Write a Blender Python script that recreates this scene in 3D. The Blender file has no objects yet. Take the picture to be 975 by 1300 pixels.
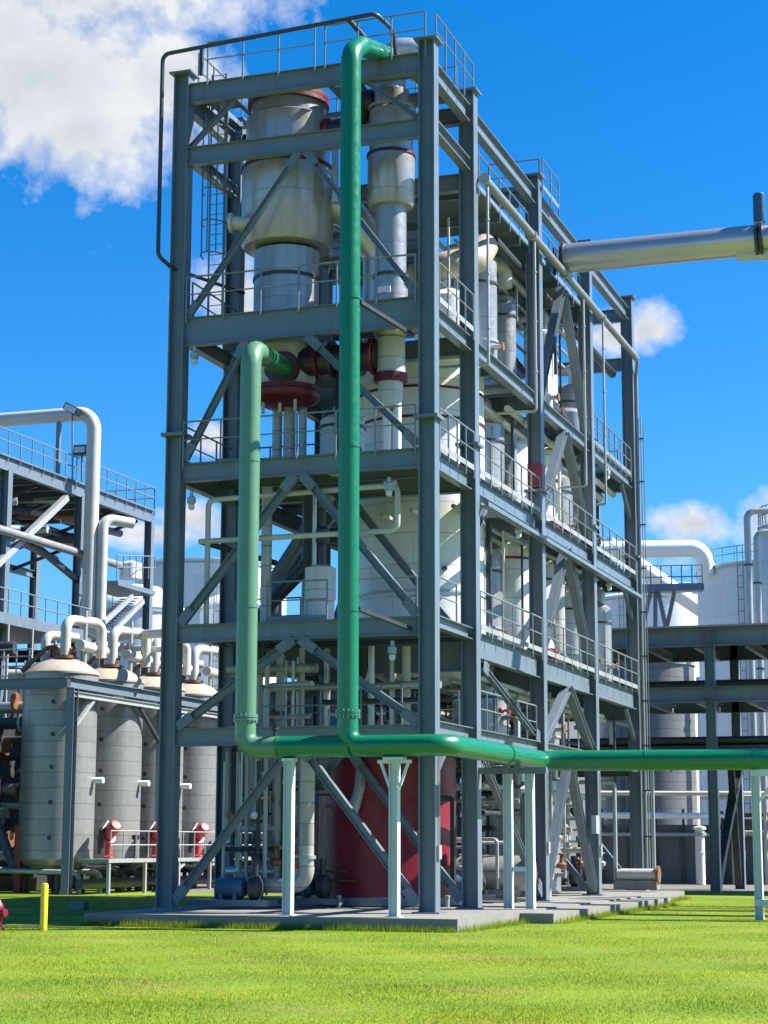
import bpy, bmesh, math, random
import numpy as np
from mathutils import Vector, Matrix
random.seed(7)
R = math.radians
scn = bpy.context.scene
col = scn.collection

# ------------------------------------------------------------------ camera
CAM = Vector((14.6468, -45.9526, 1.7202)); YAW, PIT, ROLL, FPX = .3325, .1726, .0029, 2411.4
fw = Vector((-math.sin(YAW) * math.cos(PIT), math.cos(YAW) * math.cos(PIT), math.sin(PIT)))
r0 = Vector((math.cos(YAW), math.sin(YAW), 0)); u0 = r0.cross(fw)
rt = r0 * math.cos(ROLL) + u0 * math.sin(ROLL); up = u0 * math.cos(ROLL) - r0 * math.sin(ROLL)
cam = bpy.data.objects.new('camera', bpy.data.cameras.new('camera')); col.objects.link(cam)
cam.matrix_world = Matrix(((rt.x, up.x, -fw.x, CAM.x), (rt.y, up.y, -fw.y, CAM.y), (rt.z, up.z, -fw.z, CAM.z), (0, 0, 0, 1)))
cam.data.sensor_fit = 'HORIZONTAL'; cam.data.sensor_width = 36; cam.data.lens = FPX * 36 / 975
cam.data.clip_end = 6000; cam.data.clip_start = .1
scn.camera = cam

def ray(x, y): return fw + rt * ((x - 487.5) / FPX) + up * ((650 - y) / FPX)
def at(x, y, ax, v):
    d = ray(x, y); return CAM + d * ((v - CAM[ax]) / d[ax])
def atX(x, y, X): return at(x, y, 0, X)
def atY(x, y, Y): return at(x, y, 1, Y)
def atD(x, y, D): return CAM + ray(x, y) * D
GZ = -.3                                    # grass level; the concrete pad of the tower is z = 0

# ------------------------------------------------------------------ materials
def newmat(name):
    m = bpy.data.materials.new(name); m.use_nodes = True
    n = m.node_tree.nodes; l = m.node_tree.links
    return m, n, l, n['Principled BSDF']
def N(n, t, **k):
    o = n.new(t)
    for a, v in k.items(): setattr(o, a, v)
    return o
def math_(n, l, op, a, b=None):
    o = N(n, 'ShaderNodeMath', operation=op)
    for i, v in enumerate((a, b)):
        if v is None: continue
        if isinstance(v, (int, float)): o.inputs[i].default_value = v
        else: l.new(v, o.inputs[i])
    return o.outputs[0]
def mixc(n, l, fac, a, b, mode='MIX'):
    o = N(n, 'ShaderNodeMix', data_type='RGBA', blend_type=mode)
    for i, v in ((0, fac), (6, a), (7, b)):
        if isinstance(v, (int, float)): o.inputs[i].default_value = v
        elif isinstance(v, tuple): o.inputs[i].default_value = (*v, 1)
        else: l.new(v, o.inputs[i])
    return o.outputs[2]
def noise(n, l, scale, detail=4, vec=None, rough=.55):
    o = N(n, 'ShaderNodeTexNoise'); o.inputs['Scale'].default_value = scale; o.inputs['Detail'].default_value = detail
    o.inputs['Roughness'].default_value = rough
    if vec is not None: l.new(vec, o.inputs['Vector'])
    return o.outputs[0]
def ramp(n, l, x, a, b):
    o = N(n, 'ShaderNodeMapRange', clamp=True); o.inputs[1].default_value = a; o.inputs[2].default_value = b
    l.new(x, o.inputs[0]); return o.outputs[0]
def geo(n): return N(n, 'ShaderNodeNewGeometry').outputs['Position']
def mapped(n, l, v, s):
    o = N(n, 'ShaderNodeMapping'); o.inputs['Scale'].default_value = s; l.new(v, o.inputs[0]); return o.outputs[0]

def paint(name, c, rough=.4, metal=0, wear=.35, dirt=(.12, .10, .08), streak=True, coat=0, bump=.02):
    m, n, l, p = newmat(name)
    pos = geo(n)
    a = ramp(n, l, noise(n, l, 1.3, 6, pos), .3, .75)
    s = ramp(n, l, noise(n, l, 1, 5, mapped(n, l, pos, (5, 5, .45))), .48, .8)
    c0 = mixc(n, l, math_(n, l, 'MULTIPLY', a, wear), c, tuple(min(1, x * 1.3 + .01) for x in c))
    c1 = mixc(n, l, math_(n, l, 'MULTIPLY', s, wear * (.75 if streak else .2)), c0, dirt)
    l.new(c1, p.inputs['Base Color'])
    l.new(ramp(n, l, noise(n, l, 6, 4, pos), -.6 + (.5 - rough) * 2, 1.6 + (.5 - rough) * 2), p.inputs['Roughness'])
    p.inputs['Roughness'].default_value = rough; p.inputs['Metallic'].default_value = metal
    if coat: p.inputs['Coat Weight'].default_value = coat; p.inputs['Coat Roughness'].default_value = .12
    if bump:
        b = N(n, 'ShaderNodeBump'); b.inputs['Strength'].default_value = .25; b.inputs['Distance'].default_value = bump
        l.new(noise(n, l, 3.5, 5, pos), b.inputs['Height']); l.new(b.outputs[0], p.inputs['Normal'])
    return m

def clad(name, c, row=.9, cols=6, rough=.45, metal=0, seam=.45, wear=.3, dirt=(.25, .2, .14)):
    """sheet cladding on an upright cylinder: staggered seams, streaks, slight tone change from sheet to sheet"""
    m, n, l, p = newmat(name)
    tc = N(n, 'ShaderNodeTexCoord').outputs['Object']
    sx = N(n, 'ShaderNodeSeparateXYZ'); l.new(tc, sx.inputs[0])
    zr = math_(n, l, 'DIVIDE', sx.outputs[2], row); rowi = math_(n, l, 'FLOOR', zr)
    fz = math_(n, l, 'FRACT', zr)
    ang = math_(n, l, 'ARCTAN2', sx.outputs[1], sx.outputs[0])
    t = math_(n, l, 'ADD', math_(n, l, 'MULTIPLY', ang, cols / (2 * math.pi)), math_(n, l, 'MULTIPLY', rowi, .37))
    ft = math_(n, l, 'FRACT', t); ti = math_(n, l, 'FLOOR', t)
    sz = math_(n, l, 'LESS_THAN', fz, .035 / row); st = math_(n, l, 'LESS_THAN', ft, .014)
    sm = math_(n, l, 'MULTIPLY', math_(n, l, 'MAXIMUM', sz, math_(n, l, 'MULTIPLY', st, .6)), seam)
    wn = N(n, 'ShaderNodeTexWhiteNoise', noise_dimensions='2D'); cb = N(n, 'ShaderNodeCombineXYZ')
    l.new(rowi, cb.inputs[0]); l.new(ti, cb.inputs[1]); l.new(cb.outputs[0], wn.inputs['Vector'])
    pos = geo(n)
    st2 = ramp(n, l, noise(n, l, 1, 5, mapped(n, l, pos, (4, 4, .3))), .45, .85)
    c0 = mixc(n, l, wn.outputs[0], c, tuple(x * .86 for x in c))
    c1 = mixc(n, l, math_(n, l, 'MULTIPLY', st2, wear), c0, dirt)
    c2 = mixc(n, l, sm, c1, tuple(x * .2 for x in c))
    l.new(c2, p.inputs['Base Color'])
    p.inputs['Metallic'].default_value = metal
    l.new(ramp(n, l, noise(n, l, 5, 4, pos), -.6 + (.5 - rough) * 2, 1.6 + (.5 - rough) * 2), p.inputs['Roughness'])
    b = N(n, 'ShaderNodeBump'); b.inputs['Strength'].default_value = .3; b.inputs['Distance'].default_value = .03
    h = math_(n, l, 'SUBTRACT', noise(n, l, 1.6, 3, pos), sm)
    l.new(h, b.inputs['Height']); l.new(b.outputs[0], p.inputs['Normal'])
    return m

def grating(name, c):
    m, n, l, p = newmat(name)
    p.inputs['Base Color'].default_value = (*c, 1); p.inputs['Roughness'].default_value = .5
    sx = N(n, 'ShaderNodeSeparateXYZ'); l.new(geo(n), sx.inputs[0])
    fx = math_(n, l, 'FRACT', math_(n, l, 'MULTIPLY', sx.outputs[0], 1 / .05))
    fy = math_(n, l, 'FRACT', math_(n, l, 'MULTIPLY', sx.outputs[1], 1 / .12))
    hole = math_(n, l, 'MULTIPLY', math_(n, l, 'GREATER_THAN', fx, .62), math_(n, l, 'GREATER_THAN', fy, .15))
    tr = N(n, 'ShaderNodeBsdfTransparent'); mx = N(n, 'ShaderNodeMixShader')
    l.new(hole, mx.inputs[0]); l.new(p.outputs[0], mx.inputs[1]); l.new(tr.outputs[0], mx.inputs[2])
    l.new(mx.outputs[0], n['Material Output'].inputs[0])
    return m

M = {}
M['steel'] = paint('grey_blue_steel_paint', (.118, .153, .188), .36, wear=.5, dirt=(.085, .08, .072))
M['rail'] = paint('handrail_paint', (.15, .19, .215), .45, wear=.2, bump=0)
M['galv'] = paint('galvanised_steel', (.36, .38, .38), .45, .35, wear=.3)
M['palepost'] = paint('pale_mint_post_paint', (.52, .60, .61), .45, wear=.25, dirt=(.25, .26, .24))
M['green'] = paint('green_pipe_paint', (.0, .15, .066), .32, wear=.12, dirt=(.004, .09, .045), coat=.25, bump=.004)
M['palegreen'] = paint('pale_green_pipe_paint', (.085, .205, .125), .38, wear=.3, dirt=(.09, .22, .11), coat=.25, bump=.004)  # lighter green for the left riser and its lower bend
M['white'] = clad('white_cladding', (.80, .81, .82), .92, 5, .4, wear=.18)
M['creamclad'] = clad('cream_cladding', (.56, .575, .59), .92, 5, .42, wear=.3)
M['stainless'] = clad('stainless_cladding', (.395, .40, .41), 1.5, 3, .32, .45, seam=.35, wear=.45, dirt=(.20, .18, .155))
M['ss'] = paint('stainless_steel', (.50, .49, .46), .34, .6, wear=.3, dirt=(.3, .26, .2), bump=.006)
M['tankclad'] = clad('grey_tank_cladding', (.30, .305, .30), .62, 7, .40, .4, seam=.45, wear=.45, dirt=(.22, .2, .16))
M['fartank'] = clad('grey_jacket_cladding', (.16, .165, .17), .5, 18, .5, .1, seam=.6, wear=.2)
M['domes'] = paint('weathered_cream_roof', (.33, .285, .22), .6, wear=.7, dirt=(.33, .21, .12))
M['cream'] = paint('cream_pipe_lagging', (.44, .435, .39), .45, wear=.45, dirt=(.3, .25, .17), bump=.006)
M['lagging'] = clad('lagging', (.47, .47, .44), .55, 1, .42, .2, seam=.6, wear=.3)
M['whitepaint'] = paint('white_tank_paint', (.78, .80, .79), .5, wear=.15, dirt=(.55, .52, .44), bump=.01)
M['paletank'] = paint('pale_tank_paint', (.70, .75, .77), .5, wear=.15, dirt=(.45, .47, .42), bump=.01)
M['red'] = paint('maroon_paint', (.19, .005, .022), .42, wear=.25, dirt=(.12, .005, .016))
M['maroon'] = paint('dull_maroon_flange', (.10, .004, .013), .45, wear=.5, dirt=(.05, .006, .01))
M['hotred'] = paint('red_pump_paint', (.50, .045, .045), .4, wear=.4, dirt=(.2, .03, .03))
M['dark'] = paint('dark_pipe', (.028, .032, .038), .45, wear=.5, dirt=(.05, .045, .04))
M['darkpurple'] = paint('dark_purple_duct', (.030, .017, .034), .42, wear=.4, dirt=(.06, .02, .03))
M['blue'] = paint('blue_machine_paint', (.03, .11, .20), .4, wear=.4)
M['bluegrey'] = paint('blue_actuator_paint', (.015, .075, .15), .4, wear=.2)
M['yellow'] = paint('yellow_bollard_paint', (.90, .58, .01), .45, wear=.1, dirt=(.6, .4, .03))
M['concrete'] = paint('concrete', (.185, .18, .165), .85, wear=.6, dirt=(.08, .078, .07), bump=.03)
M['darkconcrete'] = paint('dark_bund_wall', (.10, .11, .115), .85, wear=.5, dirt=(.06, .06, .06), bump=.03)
M['brass'] = paint('rusty_flange', (.22, .10, .045), .55, .4, wear=.5)
M['lampglass'] = paint('lamp_glass', (.55, .58, .6), .15, wear=.1, bump=0)
M['grating'] = grating('steel_grating', (.10, .13, .145))
M['dullgalv'] = paint('dull_galvanised_pipe', (.21, .225, .23), .42, .2, wear=.35)
M['toe'] = paint('pale_toe_plate', (.24, .255, .26), .5, wear=.6)
M['screen'] = paint('white_plate', (.72, .72, .70), .5, wear=.15)

def mat_grass(name, blades):
    m, n, l, p = newmat(name)
    pos = geo(n)
    big = ramp(n, l, noise(n, l, .22, 6, mapped(n, l, pos, (1, 1.6, 1)), .65), .36, .64)
    mid = ramp(n, l, noise(n, l, 1.7, 5, pos), .3, .72)
    fine = ramp(n, l, noise(n, l, 22, 3, pos), .25, .8)
    dry = ramp(n, l, noise(n, l, .55, 6, mapped(n, l, pos, (.5, 1.7, 1))),   .57, .72)
    c = mixc(n, l, big, (.112, .205, .016), (.235, .295, .018))
    c = mixc(n, l, math_(n, l, 'MULTIPLY', mid, .55), c, (.16, .240, .017))
    c = mixc(n, l, math_(n, l, 'MULTIPLY', fine, .45), c, (.24, .30, .035) if blades else (.12, .165, .015))
    c = mixc(n, l, math_(n, l, 'MULTIPLY', dry, .75), c, (.26, .19, .07))
    l.new(c, p.inputs['Base Color']); p.inputs['Roughness'].default_value = .75
    p.inputs['Specular IOR Level'].default_value = .2
    if blades:
        tl = N(n, 'ShaderNodeBsdfTranslucent'); l.new(mixc(n, l, 1.0, c, (1.25, 1.15, .8), 'MULTIPLY'), tl.inputs[0])
        mx = N(n, 'ShaderNodeMixShader'); mx.inputs[0].default_value = .55
        l.new(p.outputs[0], mx.inputs[1]); l.new(tl.outputs[0], mx.inputs[2]); l.new(mx.outputs[0], n['Material Output'].inputs[0])
    else:
        b = N(n, 'ShaderNodeBump'); b.inputs['Strength'].default_value = .8; b.inputs['Distance'].default_value = .06
        l.new(noise(n, l, 14, 6, pos), b.inputs['Height']); l.new(b.outputs[0], p.inputs['Normal'])
    return m
M['whiteshell'] = clad('white_welded_shell', (.72, .74, .74), 2.4, 11, .5, seam=.3, wear=.3, dirt=(.5, .46, .38))
M['paleshell'] = clad('pale_welded_shell', (.64, .69, .71), 2.4, 11, .5, seam=.3, wear=.3, dirt=(.42, .42, .36))
M['ground'] = mat_grass('lawn_soil', False); M['grass'] = mat_grass('grass_blades', True)

# ------------------------------------------------------------------ mesh helpers
def V(*a): return Vector(a[0]) if len(a) == 1 else Vector(a)
def basis(d, upv=None):
    d = d.normalized(); upv = V(upv) if upv is not None else (V(0, 0, 1) if abs(d.z) < .95 else V(1, 0, 0))
    s = d.cross(upv).normalized(); return d, s, s.cross(d)
IP = {}
class MB:
    def __init__(self): self.b = bmesh.new()
    def prism(self, prof, p0, p1, upv=None):
        p0, p1 = V(p0), V(p1); d, s, u = basis(p1 - p0, upv)
        A = [self.b.verts.new(p0 + s * a + u * c) for a, c in prof]; B = [self.b.verts.new(p1 + s * a + u * c) for a, c in prof]
        k = len(prof)
        for i in range(k): self.b.faces.new((A[i], A[(i + 1) % k], B[(i + 1) % k], B[i]))
        self.b.faces.new(A[::-1]); self.b.faces.new(B); return self
    def bar(self, p0, p1, w, h, upv=None):
        return self.prism([(-w/2, -h/2), (w/2, -h/2), (w/2, h/2), (-w/2, h/2)], p0, p1, upv)
    def ibeam(self, p0, p1, w, h, upv=None, tf=.028, tw=.02):
        a, c, e, g = w/2, h/2, tw/2, h/2 - tf
        return self.prism([(-a, -c), (a, -c), (a, -g), (e, -g), (e, g), (a, g), (a, c), (-a, c), (-a, g), (-e, g), (-e, -g), (-a, -g)], p0, p1, upv)
    def box(self, c, s):
        c, s = V(c), V(s); return self.bar(c - V(0, 0, s.z/2), c + V(0, 0, s.z/2), s.y, s.x, (1, 0, 0))
    def sweep(self, pts, r, seg=12, caps=True):
        rings = []; prev = None
        for i, p in enumerate(pts):
            t = (pts[min(i+1, len(pts)-1)] - pts[max(i-1, 0)]).normalized()
            if prev is None: _, s, u = basis(t)
            else:
                s = (prev - t * prev.dot(t)).normalized(); u = s.cross(t)
            prev = s; rr = r[i] if isinstance(r, list) else r
            rings.append([self.b.verts.new(p + s * (rr * math.cos(2*math.pi*k/seg)) + u * (rr * math.sin(2*math.pi*k/seg))) for k in range(seg)])
        for A, B in zip(rings, rings[1:]):
            for k in range(seg):
                f = self.b.faces.new((A[k], A[(k+1) % seg], B[(k+1) % seg], B[k]))
        if caps: self.b.faces.new(rings[0][::-1]); self.b.faces.new(rings[-1])
        return self
    def tube(self, path, r, bend=None, seg=12):
        P = [V(p) for p in path]; bend = bend if bend is not None else r * 2.2
        out = [P[0]]
        for i in range(1, len(P) - 1):
            a, b, c = P[i-1], P[i], P[i+1]; d0 = (a - b); d1 = (c - b)
            ang = d0.angle(d1)
            if bend <= 0 or ang > 3.1: out.append(b); continue
            L = min(bend / math.tan(ang / 2), d0.length * .48, d1.length * .48)
            q0 = b + d0.normalized() * L; q1 = b + d1.normalized() * L
            for k in range(9):
                t = k / 8; h0 = q0.lerp(b, t); h1 = b.lerp(q1, t)
                # rational quadratic keeps it close to a circular arc
                w = math.sin(ang / 2); den = (1-t)**2 + 2*w*t*(1-t) + t*t
                out.append((q0 * (1-t)**2 + b * (2*w*t*(1-t)) + q1 * t*t) / den)
        out.append(P[-1]); return self.sweep(out, r, seg)
    def lathe(self, prof, c=(0, 0, 0), axis=(0, 0, 1), seg=40):
        c = V(c); d, s, u = basis(V(axis)); rings = []
        for r, z in prof:
            if r < 1e-5: rings.append([self.b.verts.new(c + d * z)]); continue
            rings.append([self.b.verts.new(c + d * z + s * (r*math.cos(2*math.pi*k/seg)) + u * (r*math.sin(2*math.pi*k/seg))) for k in range(seg)])
        for A, B in zip(rings, rings[1:]):
            for k in range(seg):
                if len(A) == 1 and len(B) == 1: continue
                if len(A) == 1: self.b.faces.new((A[0], B[(k+1) % seg], B[k]))
                elif len(B) == 1: self.b.faces.new((A[k], A[(k+1) % seg], B[0]))
                else: self.b.faces.new((A[k], A[(k+1) % seg], B[(k+1) % seg], B[k]))
        return self
    def disc(self, c, axis, r, t, seg=24):
        return self.lathe([(0, -t/2), (r, -t/2), (r, t/2), (0, t/2)], c, axis, seg)
    def build(self, name, m, parent=None, angle=35):
        bmesh.ops.recalc_face_normals(self.b, faces=self.b.faces)
        me = bpy.data.meshes.new(name)
        if parent is not None:
            off = wloc(parent); bmesh.ops.translate(self.b, vec=-off, verts=self.b.verts)
        for f in self.b.faces: f.smooth = True
        self.b.to_mesh(me); self.b.free()
        me.set_sharp_from_angle(angle=R(angle))
        me.materials.append(M[m]); o = bpy.data.objects.new(name, me); col.objects.link(o)
        if parent is not None: o.parent = parent
        return o
def wloc(o):
    v = Vector((0, 0, 0))
    while o is not None: v = v + o.location; o = o.parent
    return v
def tag(o, label=None, cat=None, group=None, kind=None):
    if label: o['label'] = label
    if cat: o['category'] = cat
    if group: o['group'] = group
    if kind: o['kind'] = kind
    return o
def thing(name, label, cat, loc=(0, 0, 0), group=None):
    o = bpy.data.objects.new(name, None); col.objects.link(o); o.location = loc; o.empty_display_size = .3
    return tag(o, label, cat, group)
def copy_tree(o, parent=None):
    c = o.copy(); col.objects.link(c)
    if parent is not None: c.parent = parent
    for ch in [x for x in bpy.data.objects if x.parent == o]: copy_tree(ch, c)
    return c

# ------------------------------------------------------------------ ground
M['earth'] = paint('dry_yard_gravel', (.13, .12, .10), .9, wear=.5, dirt=(.12, .105, .085), streak=False, bump=.03)
g = MB(); g.bar((-4000, 0, GZ - .504), (4000, 0, GZ - .504), 8000, 1.0, (0, 0, 1))
tag(g.build('ground', 'earth'), kind='structure')
g = MB(); g.box((0, -4, GZ - .25), (110, 84, .5)); tag(g.build('lawn', 'ground'), kind='structure')
def blades():
    rng = np.random.default_rng(3)
    n = 560000
    # lawn between the camera and the plant, denser near the camera
    dist = 14 + (rng.random(n) ** 1.45) * 62
    az = YAW + (rng.random(n) - .5) * .52
    x = CAM.x - np.sin(az) * dist; y = CAM.y + np.cos(az) * dist
    keep = ~((x > -7.95) & (x < 2.62) & (y > -3.25) & (y < 26.1) & ((x < 1.72) | ((y > 2.25) & (y < 18.55))))
    edge = rng.random(16000)
    ex = np.concatenate([-7.9 + 9.6 * edge[:8000], 1.72 + .3 * rng.random(8000) ** 2 + .9 * ((edge[8000:] > .19) & (edge[8000:] < .75))]); ey = np.concatenate([-3.27 - .22 * rng.random(8000) ** 2, -3.2 + 29 * edge[8000:]])
    x = np.concatenate([x[keep], ex]); y = np.concatenate([y[keep], ey]); k = len(x)
    near = np.concatenate([np.zeros(keep.sum()), np.ones(16000)])
    h = (.014 + .024 * rng.random(k) ** 2) * (1 + .5 * np.sin(x * 1.3) * np.sin(y * .9 + 1)) + near * (.03 + .17 * rng.random(k) ** 2)
    w = .004 + .0045 * rng.random(k); a = rng.random(k) * 6.283; le = (rng.random(k) - .5) * .07; la = rng.random(k) * 6.283
    vt = np.zeros((k, 3, 3))
    vt[:, 0] = np.stack([x - np.cos(a) * w, y - np.sin(a) * w, np.full(k, GZ - .01)], 1)
    vt[:, 1] = np.stack([x + np.cos(a) * w, y + np.sin(a) * w, np.full(k, GZ - .01)], 1)
    vt[:, 2] = np.stack([x + np.cos(la) * le, y + np.sin(la) * le, GZ + h], 1)
    me = bpy.data.meshes.new('grass'); me.vertices.add(k*3); me.loops.add(k*3); me.polygons.add(k)
    me.vertices.foreach_set('co', vt.reshape(-1)); me.loops.foreach_set('vertex_index', np.arange(k*3))
    me.polygons.foreach_set('loop_start', np.arange(k) * 3); me.update(calc_edges=True)
    me.materials.append(M['grass']); o = bpy.data.objects.new('grass', me); col.objects.link(o); tag(o, kind='stuff')
blades()
s = MB(); s.box((-3.1, 11.4, -.2), (9.6, 29.2, .4)); s.box((2.15, 10.4, -.24), (.89, 16.2, .4))
pad = s.build('concrete_pad', 'concrete'); tag(pad, kind='structure')

# ------------------------------------------------------------------ the steel tower
W = 7.2; YS = [0, 3.75, 11.15, 18.4, 25.8]; ROWC = dict(zip('BCDEF', YS))
T = thing('steel_tower', 'tall open grey-blue steel frame tower with decks, braces and handrails around the vessels', 'tower', (0, 0, 0))
CW, CD = .45, .40
def column(x, y):
    o = MB().ibeam((x, y, .04), (x, y, 22.97), CD, CW, (1, 0, 0), .035, .024).build('column', 'steel', T)
    MB().box((x, y, 22.995), (.66, .62, .05)).build('cap_plate', 'steel', o)
    MB().box((x, y, .02), (.72, .66, .04)).build('base_plate', 'steel', o)
    sp = MB(); sp.box((x, y, 12.62), (.66, .62, .09)); sp.build('splice_plate', 'steel', o)
for y in YS:
    column(0, y); column(-W, y)
MB().ibeam((-1.35, 25.8, 7.5), (-1.35, 25.8, 15.4), .25, .25, (1, 0, 0)).build('column', 'steel', T)
def beam(p0, p1, h, w=.24, name='beam'):
    return MB().ibeam(p0, p1, w, h, None, .026, .016).build(name, 'steel', T)
xa, xb = -W + CW/2 + .003, -CW/2 - .003
FL = [(4.45, .47), (7.18, .47), (11.55, .5), (15.48, .8), (20.53, .52), (22.37, .57)]
for z, h in FL: beam((xa, -.06, z), (xb, -.06, z), h, .22)
# stiffened inner beams along the other rows
for y in YS[1:]:
    for z, h in [(4.45, .45), (6.75, .8), (11.55, .5), (15.48, .55), (20.3, .5), (22.3, .5)]:
        beam((xa, y, z), (xb, y, z), h, .24)
# side beams, bay by bay
for x in (0, -W):
    for i in range(4):
        y0, y1 = YS[i] + CD/2 + .003, YS[i+1] - CD/2 - .003
        for z, h in [(4.6, .40), (7.1 if i else 7.35, .70 if i else .32), (11.58, .50), (15.5, .42), (22.28, .52)] + ([(20.75, .36)] if i == 0 else []):
            beam((x, y0, z), (x, y1, z), h, .26)
# braces
def brace(p0, p1, w=.20, h=.20, upv=(0, 0, 1)):
    o = MB().ibeam(p0, p1, w, h, upv, .02, .016).build('brace', 'steel', T)
    a, b = V(p0), V(p1); d = (b - a).normalized()
    if (b - a).length > 2.2 and w < .27:
        upn = d.cross(V(0, 1, 0) if abs(d.y) < .5 else V(1, 0, 0)).normalized()
        for q, dd in ((a, d), (b, -d)):
            g_ = MB(); e = q + dd * .46
            nrm = V(0, 1, 0) if abs(d.y) < .5 else V(1, 0, 0)
            g_.bar(q - dd * .05 + nrm * (w/2 + .012), e + nrm * (w/2 + .012), .02, h + .2, upn) if abs(d.y) >= .5 else g_.bar(q - dd * .05 - nrm * (w/2 + .012), e - nrm * (w/2 + .012), .02, h + .07, upn)
            for k_ in (.16, .28, .40):
                for s_ in (-.07, .07):
                    c0 = q + dd * k_ + upn * s_; n1 = -nrm if abs(d.y) < .5 else nrm
                    g_.disc(c0 + n1 * (w/2 + .03), n1, .014, .016, 6)
            g_.build('gusset_plate', 'steel', o)
    return o
def chev(y, z0, z1, xm0=-3.72, xm1=-3.45, h=.2, w=.2):
    brace((-W + .30, y, z0), (xm0, y, z1), w, h); brace((-.30, y, z0), (xm1, y, z1), w, h)
chev(-.02, .25, 4.18); chev(-.02, 4.75, 6.92); chev(-.02, 7.5, 11.27); chev(-.02, 15.95, 20.25, h=.15, w=.14)
brace((-W + .3, -.02, 11.95), (-5.2, -.02, 15.05), .16, .17); brace((-.3, -.02, 11.95), (-3.35, -.02, 15.05), .17, .18)
brace((-W + .25, .0, 20.85), (-5.65, .0, 22.07), .12, .13); brace((-.25, .0, 20.85), (-1.75, .0, 22.07), .12, .13)
for z0, z1 in ((.25, 4.18), (4.75, 6.3), (7.3, 11.25)): chev(3.75, z0, z1)
for y in (18.4, 25.8):
    for z0, z1 in ((.25, 4.18), (7.3, 11.25), (11.9, 15.15), (15.9, 20.0)): chev(y, z0, z1)
for x in (.04, -W):
    ym = 14.78
    for z0, z1 in ((.2, 4.35), (4.85, 6.7), (7.6, 11.3), (11.95, 15.25), (15.8, 20.2)):
        brace((x, YS[2] + .28, z0), (x, ym - .12, z1), .27, .27); brace((x, YS[3] - .28, z0), (x, ym + .12, z1), .28, .26)
brace((.0, YS[2] - .25, 4.9), (.0, YS[1] + 1.0, 6.6), .16, .16); brace((.0, YS[2] - .25, .3), (.0, YS[1] + .6, 4.3), .18, .18)
# knee braces under the side beams
for (y, z, s_) in ((0.2, 4.35, 1), (3.95, 4.35, 1), (25.6, 11.3, -1), (25.6, 15.2, -1), (25.6, 6.7, -1), (3.95, 11.2, 1)):
    brace((0.0, y, z - 1.1), (0.0, y + s_ * 1.5, z), .13, .13)
# decks of grating with joists under them
def deck(x0, x1, y0, y1, z, holes=()):
    """grating plates around round-ish openings, one mesh per bay"""
    m = MB(); xs = sorted({x0, x1, *[v for h in holes for v in h[:2]]}); ys = sorted({y0, y1, *[v for h in holes for v in h[2:]]})
    for a, b in zip(xs, xs[1:]):
        for c, d in zip(ys, ys[1:]):
            mx, my = (a+b)/2, (c+d)/2
            if any(h[0] < mx < h[1] and h[2] < my < h[3] for h in holes): continue
            m.box((mx, my, z), (b - a - .004, d - c - .004, .035))
    m.build('grating_deck', 'grating', T)
    k = max(2, int((y1 - y0) / 1.8))
    for i in range(k):
        y = y0 + (y1 - y0) * (i + .5) / k
        segs = [(x0, x1)]
        for h in holes:
            if h[2] < y < h[3]:
                segs = [q for a, b in segs for q in ((a, min(b, h[0])), (max(a, h[1]), b)) if q[1] - q[0] > .2]
        for a, b in segs: MB().ibeam((a, y, z - .14), (b, y, z - .14), .12, .22, None, .015, .012).build('joist', 'steel', T)
h1 = (-6.2, -3.4, .6, 3.25); h2 = (-2.4, -.95, 1.2, 2.6)
deck(-W + .1, -.1, .12, 3.6, 22.70, [h1, h2, (-3.2, -2.5, .3, 1.5), (-7.0, -6.35, 2.0, 3.4)])
deck(-W + .1, -.1, .12, 3.6, 15.93, [(-5.9, -3.7, .8, 3.0), h2])
deck(-W + .1, -.1, .12, 3.6, 11.86, [(-3.6, -2.9, 1.6, 2.4)])
deck(-W + .1, -.1, .12, 3.6, 7.45, [(-5.6, -4.4, 1.2, 2.6)])
deck(-W + .1, -.1, 3.9, 11.0, 11.88, [(-4.6, -.75, 5.4, 9.4)])
deck(-W + .1, -.1, 3.9, 11.0, 15.78, [(-4.6, -.75, 5.4, 9.4)])
deck(-W + .1, -.1, 3.9, 11.0, 7.50, [(-4.6, -.75, 5.4, 9.4)])
deck(-W + .1, -.1, 3.9, 11.0, 4.72)
deck(-W + .1, -.1, 3.9, 11.0, 20.55, [(-3.0, -1.2, 9.0, 10.8)])
for y0, y1 in ((11.3, 18.25), (18.55, 25.65)):
    for z in (4.75, 7.5, 11.88, 15.78): deck(-W + .1, -.1, y0, y1, z, [(-2.3, -.5, y0 + 1, y0 + 3)])
deck(-W + .1, -.1, 11.3, 18.25, 20.55)
# handrails
def rail(p0, p1, h=1.08, sp=1.15, toe=True, name='handrail', low=.22, side=(0, 0, 0)):
    p0, p1 = V(p0), V(p1); d = p1 - p0; k = max(1, round(d.length / sp)); m = MB()
    for i in range(k + 1):
        p = p0.lerp(p1, i / k); m.tube([p - V(0, 0, low), p + V(0, 0, h)], .026, 0, 6)
    a, b = p0 + V(0, 0, h), p1 + V(0, 0, h); m.tube([a, b], .026, 0, 6)
    m.tube([a - V(0, 0, .5), b - V(0, 0, .5)], .02, 0, 6)
    o = m.build(name, 'rail', T)
    if toe:
        t = MB(); t.bar(p0 + V(0, 0, .085), p1 + V(0, 0, .085), .012, .15); t.build('toe_plate', 'toe' if toe == 2 else 'rail', o)
    return o
FY = -.20
rail((-6.4, FY, 22.7), (-3.2, FY, 22.7), toe=False); rail((-2.9, FY, 22.7), (-.02, FY, 22.7), toe=False); rail((.2, .05, 22.7), (.2, 3.6, 22.7), sp=.9, toe=False)
rail((-6.4, 3.6, 22.7), (-.3, 3.6, 22.7)); rail((-6.95, .4, 22.7), (-6.95, 3.5, 22.7))
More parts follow.
